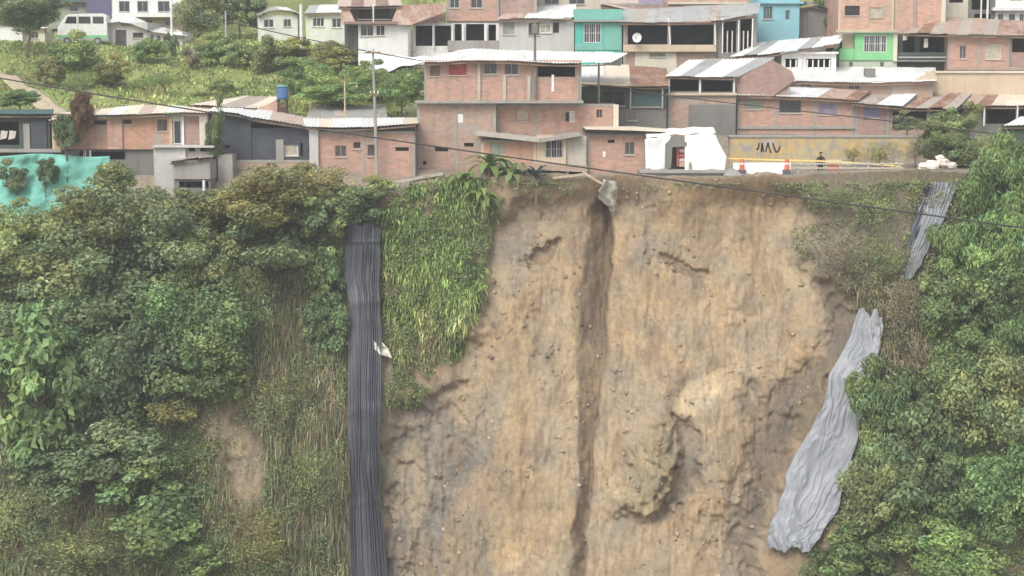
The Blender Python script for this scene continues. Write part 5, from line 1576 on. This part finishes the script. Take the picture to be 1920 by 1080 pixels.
RIGHT = [
 ('tree', 'bright green tree at the rim beside the pale rubble', 1882, 350, 72, 92, 'feather', 'leaf_bright'),
 ('tree', 'light green tree below the narrow plastic strips', 1826, 484, 72, 80, 'feather', 'leaf_bright'),
 ('tree', 'green tree at the edge under the crossing cable', 1890, 560, 76, 90, 'big', 'leaf_green'),
 ('shrub', 'dense dark green bush halfway down right of the dry scrub', 1790, 600, 60, 76, 'mid', 'leaf_green'),
 ('shrub', 'olive green bush overlapping the edge of the grey tarpaulin', 1672, 750, 70, 80, 'feather', 'leaf_green'),
 ('shrub', 'olive bush just below the end of the grey tarpaulin', 1648, 935, 62, 84, 'mid', 'leaf_olive'),
 ('shrub', 'tall dark bush between dry scrub and lower trees', 1735, 880, 76, 105, 'mid', 'leaf_dark'),
 ('tree', 'olive tree at the edge with pale leaning branch', 1850, 740, 88, 100, 'big', 'leaf_olive'),
 ('tree', 'green tree low at the edge of the picture', 1882, 930, 88, 105, 'big', 'leaf_green'),
 ('tree', 'light green leafy tree on the bottom edge', 1785, 1030, 98, 74, 'big', 'leaf_bright'),
 ('tree', 'feathery green tree right below the rim at the picture edge', 1900, 455, 66, 84, 'feather', 'leaf_green'),
 ('tree', 'leafy green tree between cable and dense dark bush', 1838, 545, 62, 70, 'big', 'leaf_green'),
 ('tree', 'mid green tree under the dense dark bush', 1790, 700, 70, 78, 'big', 'leaf_green'),
 ('tree', 'green tree at the picture edge over the olive one', 1905, 655, 66, 78, 'feather', 'leaf_green'),
 ('shrub', 'feathery olive shrub below the tarpaulin overlap', 1690, 856, 62, 76, 'feather', 'leaf_olive'),
 ('tree', 'dense green tree above the light green bottom tree', 1800, 900, 72, 84, 'big', 'leaf_green'),
 ('shrub', 'mid green shrub low beside the tarpaulin foot', 1690, 990, 66, 72, 'mid', 'leaf_green'),
 ('shrub', 'olive scrub shrub beside the tip of the narrow strip', 1752, 570, 40, 60, 'mid', 'leaf_olive'),
 ('shrub', 'fresh green bush at the bottom beside the slide', 1605, 1050, 78, 56, 'mid', 'leaf_green'),
 ('shrub', 'dry brown scrub bush in the middle of the scrubby band', 1690, 590, 48, 84, 'sparse', 'leaf_dry'),
 ('shrub', 'dry brown bush below the upper end of the grey tarpaulin', 1712, 720, 54, 90, 'sparse', 'leaf_dry'),
 ('shrub', 'thin olive brush at the torn edge of the slide', 1585, 492, 60, 40, 'sparse', 'leaf_dry'),
 ('shrub', 'greyish bush hanging from the rim below the guard rail', 1640, 390, 62, 50, 'sparse', 'leaf_olive'),
 ('shrub', 'olive scrub bush right below the rim rail', 1560, 372, 44, 34, 'sparse', 'leaf_olive'),
 ('shrub', 'scrubby grey bush above the upper end of the tarpaulin', 1650, 510, 54, 90, 'sparse', 'leaf_olive'),
]
for nm, lab, px, py, rx, rz, sz, mt in RIGHT:
    plant(nm, lab, px, py, rx, rz, sz, mt, cat=nm, group=G2)
# yellowish bushes beside the road and in front of the long brick house
for lab, px, py, rx, rz, sz, mt, Y in [
    ('yellow brown bush in front of the graffiti wall by the rubble', 1650, 290, 34, 30, 'sparse', 'leaf_yellow', 5.5),
    ('ochre bush left of the bare little tree by the wall', 1600, 292, 20, 18, 'sparse', 'leaf_yellow', 6.5),
    ('olive bush behind the rubble boulders', 1715, 282, 30, 28, 'sparse', 'leaf_dry', 5.5),
    ('grey bush before the open dark porch of the row house', 1700, 234, 26, 20, 'mid', 'leaf_grey', 10),
    ('grey green bush below the rusty porch roof', 1772, 240, 48, 32, 'feather', 'leaf_olive', 9.5),
    ('wide dusty bush above the rubble heap', 1785, 282, 56, 34, 'feather', 'leaf_olive', 6.5),
    ('tall pale olive bush beside the small white roofed shed', 1856, 276, 40, 36, 'sparse', 'leaf_olive', 6),
    ('yellow green plant beside the white porch post', 1826, 208, 16, 22, 'small', 'leaf_yellow', 11)]:
    plant('shrub', lab, px, py, rx, rz, sz, mt, Y=Y, cat='shrub', group='bushes along the rim road')
HILL = [
 ('tree', 'dark spreading tree with bare trunk before the white building', 48, 14, 70, 44, 'big', 'leaf_grey', 34, 'bark'),
 ('tree', 'dark round olive tree at the top behind the poles', 372, 20, 46, 48, 'big', 'leaf_olive', 46, 'bark'),
 ('tree', 'dusky tree left of the barrel roofed green house', 450, 22, 42, 44, 'mid', 'leaf_grey', 47, 'bark'),
 ('shrub', 'dark columnar shrub in front of the sloping white roof', 323, 84, 11, 25, 'small', 'leaf_dark', 33, 'bark'),
 ('shrub', 'leafy plant with big pale leaf below the green banded house', 140, 112, 46, 40, 'mid', 'leaf_bright', 27, 'bark'),
 ('shrub', 'yellowish bush at the bend of the footpath', 88, 138, 28, 30, 'mid', 'leaf_yellow', 22, 'bark'),
 ('shrub', 'thin green bush in the middle of the grassy slope', 152, 150, 34, 20, 'sparse', 'leaf_bright', 21, 'bark'),
 ('shrub', 'ochre tinted bush right of the thin green bush on the grass', 205, 140, 36, 28, 'mid', 'leaf_yellow', 22, 'bark'),
 ('shrub', 'bright rounded bush under the pale grey house', 280, 98, 34, 26, 'mid', 'leaf_bright', 30, 'bark'),
 ('shrub', 'dry brownish bush next to the columnar shrub', 362, 108, 20, 22, 'small', 'leaf_dry', 29, 'bark'),
 ('shrub', 'grey green bush left of the thin grey pole', 404, 96, 34, 26, 'mid', 'leaf_green', 30, 'bark'),
 ('shrub', 'dry pale bush right of the thin grey pole', 452, 106, 32, 28, 'mid', 'leaf_olive', 29, 'bark'),
 ('shrub', 'olive bush under the barrel roofed house', 500, 108, 30, 34, 'mid', 'leaf_olive', 28, 'bark'),
 ('shrub', 'yellow flowering bush under the whitish green house', 545, 98, 40, 18, 'mid', 'leaf_yellow', 29, 'bark'),
 ('shrub', 'golden bush below the dark door of the hipped house', 640, 106, 46, 26, 'mid', 'leaf_yellow', 26, 'bark'),
 ('shrub', 'big fresh green bush above the blue water tank', 580, 148, 52, 38, 'big', 'leaf_bright', 20, 'bark'),
 ('shrub', 'dark green bush behind the grey zinc roof', 630, 178, 60, 26, 'mid', 'leaf_bright', 15, 'bark'),
 ('shrub', 'bright green bush against the stacked brick building', 755, 168, 44, 38, 'big', 'leaf_bright', 14, 'bark'),
 ('shrub', 'green bush under the crumpled white sheeting', 700, 150, 46, 34, 'big', 'leaf_bright', 18, 'bark'),
 ('shrub', 'low olive bush above the pink gabled house roof', 410, 170, 36, 16, 'mid', 'leaf_olive', 15, 'bark'),
 ('shrub', 'pale green bush in the grass above the orange house', 300, 152, 44, 12, 'sparse', 'leaf_bright', 20, 'bark'),
 ('shrub', 'dark green bank bush above the dark shack', 36, 186, 44, 16, 'mid', 'leaf_green', 12, 'bark'),
 ('shrub', 'green bushes filling the gap between blue and peach houses', 1546, 34, 22, 40, 'mid', 'leaf_green', 33, 'bark'),
]
for nm, lab, px, py, rx, rz, sz, mt, Y, bk in HILL:
    plant(nm, lab, px, py, rx, rz, sz, mt, Y=Y, cat=nm, group=G3, bark=bk)
for lab, px, py, rx, rz, mt, Y, bpy_ in [
    ('slender sapling with rusty dry leaves in front of the orange house', 158, 214, 15, 44, 'leaf_rust', 3.6, 300),
    ('dark olive sapling before the corner of the orange house', 124, 254, 17, 30, 'leaf_dark', 3.4, 330),
    ('tall dark climber covered stem between door column and slate wall', 402, 268, 13, 58, 'leaf_dark', 3.2, 372)]:
    plant('sapling', lab, px, py, rx * 1.35, rz * 1.15, 'mid', mt, Y=Y, cat='tree', base_py=bpy_)
# little bare pale tree by the wall
c = W(1672, 320, 4.5)
m = MB()
m.tube([(0, 0, -.3), (.02, 0, .35), (-.05, 0, .8)], [.09, .07, .05], 6)
for k in range(9):
    a, z = k * 2.4, .25 + .07 * k
    m.tube([(0, 0, z), (.25 * math.cos(a), .2 * math.sin(a), z + .35), (.4 * math.cos(a), .3 * math.sin(a), z + .75)], [.045, .03, .012], 5)
o = m.build('bare_tree', 'bark_pale'); o.location = c
tag(o, 'small bare pale branched tree at the end of the guard rail', 'tree')

# broad leaved plants at the rim, each large leaf a part
def broad_plant(label, px, py, Y, n, length, width, mat, seed, bend=1.0):
    rn = random.Random(seed)
    c = W(px, py, Y)
    r = empty('broadleaf_plant', c, label, 'plant', 'broad leaved plants at the rim')
    m = MB(); m.tube([(0, 0, -1.0), (0, 0, .1), (.03, 0, .5)], [.12, .1, .05], 7); m.build('stem', 'bark', r)
    for k in range(n):
        a = k * 2.399 + rn.uniform(-.3, .3)
        L, wd, el = length * rn.uniform(.75, 1.15), width * rn.uniform(.8, 1.2), rn.uniform(.5, 1.25)
        V, ns = [], 8
        p = Vector((0, 0, .3 + .02 * k)); e = el
        d = Vector((math.cos(a), math.sin(a), 0))
        side = Vector((-math.sin(a), math.cos(a), 0))
        for j in range(ns + 1):
            t = j / ns
            w = wd * math.sin(math.pi * min(.97, .06 + t * .94)) ** .7 * .5
            V += [p + side * w + Vector((0, 0, .12 * w)), p, p - side * w + Vector((0, 0, .12 * w))]
            p = p + (d * math.cos(e) + Vector((0, 0, math.sin(e)))) * (L / ns)
            e -= bend * 1.9 / ns
        Fc = []
        for j in range(ns):
            for q in (0, 1):
                Fc.append((j * 3 + q, j * 3 + q + 1, j * 3 + q + 4, j * 3 + q + 3))
        tint = np.full((len(V), 3), math.exp(rn.gauss(0, .2)))
        link('leaf', fastmesh('leaf', np.array([tuple(v) for v in V]), Fc, tint), mat, r)
for lab, px, py, Y, n, L, wd, mt, sd, bn in [
    ('large fresh green broad leaved plant below the folded slab house', 918, 326, 1.0, 18, 2.1, .5, 'leaf_banana', 1, 1.0),
    ('green broad leaved plant nearest the tall grass at the rim', 872, 358, .2, 16, 1.8, .42, 'leaf_banana', 2, 1.1),
    ('green palm like plant in front of the stilts', 958, 346, .4, 18, 1.7, .36, 'leaf_green', 3, 1.2),
    ('drooping broad leaved plant low on the rim edge', 905, 388, -.5, 16, 1.7, .36, 'leaf_banana', 4, 1.3),
    ('bluish spiky plant with narrow dark leaves beside the stilts', 1006, 356, .1, 34, 1.5, .15, 'leaf_blue', 5, .7)]:
    broad_plant(lab, px, py, Y, n, L, wd, mt, sd, bn)

# ---- uncountable ground cover
def in_poly(poly, n):
    P = np.array(poly, float)
    x0, y0, x1, y1 = *P.min(0), *P.max(0)
    out = np.zeros((0, 2))
    while len(out) < n:
        q = RNG.uniform((x0, y0), (x1, y1), (n * 2, 2))
        out = np.concatenate([out, q[sd_poly(q[:, 0], q[:, 1], poly) < 0]])
    return out[:n]

def undergrowth(name, label, poly, n, size, cols, keep=0.0, seed=0, hgt=.55, clump=1.0, holes=(), cat='undergrowth'):
    q = in_poly(poly, n)
    k = fbm(q[:, 0] / 38, q[:, 1] / 38, 100 + seed, 4) > keep + RNG.normal(0, .12, len(q))
    for hx, hy, ra, rb in holes:
        e = np.hypot((q[:, 0] - hx) / ra, (q[:, 1] - hy) / rb) + .3 * fbm(q[:, 0] / 25, q[:, 1] / 25, 130, 3)
        k &= ~((e < 1) & (RNG.random(len(q)) < .9))
    q = q[k]
    x, y, z = on_cliff(q[:, 0], np.maximum(q[:, 1], 345))
    n = len(x)
    lift = hgt * RNG.random(n) ** 1.4 * (1 + clump * np.clip(fbm(x * .8, z * .8, 110 + seed, 3), -.8, 1.5))
    P = np.stack([x, y - lift * .85, z + lift * .35], -1)
    N = np.array((0, -.75, .55)) + .7 * RNG.normal(size=(n, 3))
    sp = fbm(x * .33, z * .3, 120 + seed, 3) + RNG.normal(0, .25, n)
    C = np.array(cols)
    ix = np.clip(((sp + 1) / 2 * len(C)).astype(int), 0, len(C) - 1)
    tint = C[ix] * tints(n, .22, .05)
    o = link(name, leaf_mesh(name, P, N, size * RNG.uniform(.6, 1.4, n), tint), 'leaf_own')
    return tag(o, label, cat, kind='stuff')
OL, DK, GN, BR, DR, YL = (.295, .335, .155), (.21, .26, .13), (.24, .315, .135), (.27, .36, .14), (.33, .30, .20), (.35, .36, .165)
LPOLY = [(-60, 400), (120, 380), (300, 380), (420, 350), (560, 345), (700, 352), (712, 420), (655, 440), (650, 700), (645, 1100), (-60, 1100)]
undergrowth('undergrowth', 'mixed low scrub and creepers covering the slope under the shacks', LPOLY, 100000, .17, [DK, OL, GN, OL, GN, DR, OL], -.6, 1,
            holes=((450, 870, 62, 100), (560, 590, 45, 80), (640, 960, 26, 110), (130, 950, 50, 40), (600, 760, 40, 70), (470, 985, 40, 70), (520, 690, 40, 60), (60, 900, 50, 30), (210, 930, 50, 40)))
RPOLY = [(1440, 345), (1720, 335), (1990, 320), (1990, 1100), (1480, 1100), (1560, 960), (1600, 860), (1625, 700), (1660, 600), (1600, 560), (1520, 520), (1490, 460), (1530, 410)]
undergrowth('undergrowth', 'dusty scrub and creepers on the slope beyond the grey tarpaulin', RPOLY, 70000, .17, [DR, OL, GN, OL, DR, GN, GN], -.6, 2, holes=((1530, 1010, 40, 60), (1570, 420, 60, 60), (1540, 500, 50, 50), (1620, 620, 40, 90), (1660, 420, 50, 60), (1700, 660, 34, 90), (1620, 520, 50, 50)))
undergrowth('weeds', 'sparse weeds clinging to the torn edge of the slide', [(1480, 430), (1640, 400), (1660, 560), (1610, 600), (1500, 520)], 2600, .15, [DR, OL, GN], .05, 3, .3)
undergrowth('weeds', 'weeds on the crumbling edge under the rim houses', [(690, 350), (860, 330), (1060, 335), (1240, 335), (1400, 330), (1400, 352), (1060, 365), (940, 410), (720, 400)], 3200, .15, [OL, GN, DR], .12, 4, .3)

undergrowth('weeds', 'leafy weeds growing through the tall grass beside the black sheet', [(720, 400), (800, 345), (930, 330), (930, 430), (900, 560), (870, 660), (780, 770), (724, 770)], 13000, .17, [GN, BR, GN, BR, OL], -.25, 6, .6)
def blades(name, label, q, length, cols, droop=1.0, wd=.045, seed=0, cat='grass', pts=None):
    if pts is None:
        x, y, z = on_cliff(q[:, 0], np.maximum(q[:, 1], 340))
        out = np.array((0, -1, .55))
    else:
        x, y, z = pts
        out = np.array((0, -.25, 1.0))
    n = len(x)
    L = length * RNG.uniform(.5, 1.3, n)
    d = out + (.75 if seed == 1 else .5) * RNG.normal(size=(n, 3)); d /= np.linalg.norm(d, axis=1)[:, None]
    s = np.cross(d, np.array((0, 1, .0)) + .6 * RNG.normal(size=(n, 3))); s /= np.linalg.norm(s, axis=1)[:, None]
    p0 = np.stack([x, y + .05, z], -1)
    g = np.zeros((n, 3)); g[:, 2] = -droop
    w = wd * RNG.uniform(.6, 1.4, n)[:, None]
    l = L[:, None]
    p1 = p0 + d * l * .42
    p2 = p1 + (d + g * .9) * l * .36
    p3 = p2 + (d * .5 + g * 1.5) * l * .32
    V = np.stack([p0 - s * w, p0 + s * w, p1 - s * w, p1 + s * w, p2 - s * w * .8, p2 + s * w * .8, p3, p3 + s * w * .1], 1).reshape(-1, 3)
    i = np.arange(n)[:, None] * 8
    Fc = np.concatenate([i + np.array([[0, 1, 3, 2]]), i + np.array([[2, 3, 5, 4]]), i + np.array([[4, 5, 7, 6]])], 1).reshape(-1, 4)
    sp = fbm(x * .6, (z if pts is None else y) * .35, 140 + seed, 3) + RNG.normal(0, .3, n)
    C = np.array(cols)
    if seed == 1:
        sp = sp * .6 + 1.3 * sstep(-3, -14, z) - .5
    tint = C[np.clip(((sp + 1) / 2 * len(C)).astype(int), 0, len(C) - 1)] * tints(n, .40, .08) * (.75 + .5 * sstep(-.5, .5, fbm(x * 1.1, z * .7, 190, 2)))[:, None]
    o = link(name, fastmesh(name, V, Fc, np.repeat(tint, 8, 0)), 'leaf_own')
    return tag(o, label, cat, kind='stuff')
xx = RNG.uniform(-28, -3, 2600); yy = RNG.random(2600) ** 1.5 * 2.8 - .1
k = fbm(xx * .8, yy * .8, 170, 3) > -.25
xx, yy = xx[k], yy[k]
P = np.stack([xx, yy, ground(xx, yy) + .4 * RNG.random(len(xx)) ** 1.5 + .1], -1)
nn = len(xx)
Cc = np.array([OL, DR, GN, OL])[RNG.integers(0, 4, nn)]
tag(link('weeds', leaf_mesh('weeds', P, np.array((0, -.6, .7)) + .7 * RNG.normal(size=(nn, 3)), .22 * RNG.uniform(.6, 1.4, nn), Cc * tints(nn, .28, .1)), 'leaf_own'), 'low weeds along the rim in front of the brick houses', 'undergrowth', kind='stuff')
GPOLY = [(716, 400), (770, 352), (850, 330), (925, 318), (950, 360), (925, 420), (905, 500), (908, 560), (885, 640), (840, 690), (800, 745), (765, 780), (722, 770)]
q = in_poly(GPOLY, 21000)
ed = -sd_poly(q[:, 0], q[:, 1], GPOLY)
q = q[fbm(q[:, 0] / 26, q[:, 1] / 30, 150, 4) > -.5 + .75 * sstep(560, 780, q[:, 1]) + 1.0 * sstep(75, 0, ed) * sstep(740, 800, q[:, 0] + .3 * (q[:, 1] - 400)) + RNG.normal(0, .22, len(q))]
blades('tall_grass', 'tall bright green grass hanging beside the black plastic sheet', q, .62, [(.19, .26, .095), (.235, .32, .105), (.28, .36, .12), (.24, .29, .11), (.33, .34, .14), (.36, .31, .17)], .8, .05, 1)
q = in_poly([(480, 500), (650, 470), (648, 1090), (560, 1090), (500, 900), (470, 700)], 6500)
blades('dry_grass', 'dry olive grass and hanging stems left of the black sheet', q, .9, [(.24, .26, .13), (.29, .27, .155), (.25, .29, .13), (.34, .30, .19)], 1.3, .026, 2)
q = in_poly([(1600, 540), (1740, 520), (1730, 860), (1660, 900), (1640, 700)], 4200)
blades('dry_grass', 'dry brown stems among the scrub beside the grey tarpaulin', q, .9, [(.28, .235, .155), (.33, .265, .18), (.22, .22, .12)], 1.0, .026, 3)
q = in_poly([(-60, 820), (420, 820), (470, 1090), (-60, 1090)], 5200)
blades('dry_grass', 'olive grass between the lowest bushes at the bottom', q, .8, [(.22, .225, .12), (.29, .255, .14), (.19, .24, .10)], 1.1, .028, 4)
xx = RNG.uniform(-50, -5, 33000); yy = RNG.uniform(7.5, 58, 33000)
k = fbm(xx * .35, yy * .3, 160, 3) > -.75
pd = np.interp(yy, [11, 14.5, 18, 22, 27, 34], [(146 - 960) / F * 121, (112 - 960) / F * 124.5, (80 - 960) / F * 128, (40 - 960) / F * 132, -960 / F * 137, -1040 / F * 144])
k &= np.abs(xx - pd) > 1.0
xx, yy = xx[k], yy[k]
blades('hill_grass', 'green grass covering the hillside above the front row of roofs', None, .42, [(.26, .32, .12), (.32, .40, .14), (.37, .43, .16), (.42, .41, .18)], .5, .05, 5, pts=(xx, yy, ground(xx, yy)))

# ------------------------------------------------------------------ the air over the ravine
t = NT('haze_air')
t.n.remove(t.b)
pv = t.n.new('ShaderNodeVolumePrincipled')
pv.inputs['Color'].default_value = (0.93, 0.94, 0.95, 1)
pv.inputs['Density'].default_value = 0.00085
pv.inputs['Anisotropy'].default_value = 0.2
t.l.new(pv.outputs[0], t.out.inputs['Volume'])
m = MB()
m.box(-450, 450, -470, 225, -60, 80)
o = m.build('haze', 'haze_air')
tag(o, 'thin pale haze filling the air over the ravine and hillside', 'haze', kind='stuff')

q = in_poly([(930, 420), (1080, 350), (1380, 335), (1500, 380), (1500, 520), (1590, 580), (1440, 920), (1410, 1090), (730, 1090), (740, 800), (900, 620)], 5500)
q = q[fbm(q[:, 0] / 60, q[:, 1] / 60, 180, 3) + .5 * sstep(980, 760, q[:, 0]) * sstep(700, 800, q[:, 1]) > .1]
x, y, z = on_cliff(q[:, 0], q[:, 1])
n = len(x)
D = np.array([(1, 0, 0), (-1, 0, 0), (0, 1, 0), (0, -1, 0), (0, 0, 1), (0, 0, -1)], float)
S = (.02 + .17 * RNG.random(n) ** 7)[:, None, None]
V = np.stack([x, y, z], -1)[:, None, :] + D[None] * S * RNG.uniform(.5, 1.3, (n, 6, 1)) + S * .3 * RNG.normal(size=(n, 6, 3))
T = np.array([(0, 2, 4), (2, 1, 4), (1, 3, 4), (3, 0, 4), (2, 0, 5), (1, 2, 5), (3, 1, 5), (0, 3, 5)])
Fc = (np.arange(n)[:, None, None] * 6 + T[None]).reshape(-1, 3)
cc = np.array((.37, .29, .21)) * tints(n, .25, .05)
tag(link('loose_stones', fastmesh('loose_stones', V.reshape(-1, 3), Fc, np.repeat(cc, 6, 0), 'soil'), 'soil'), 'small loose stones and clods stuck to the bare slide face', 'stones', kind='stuff')
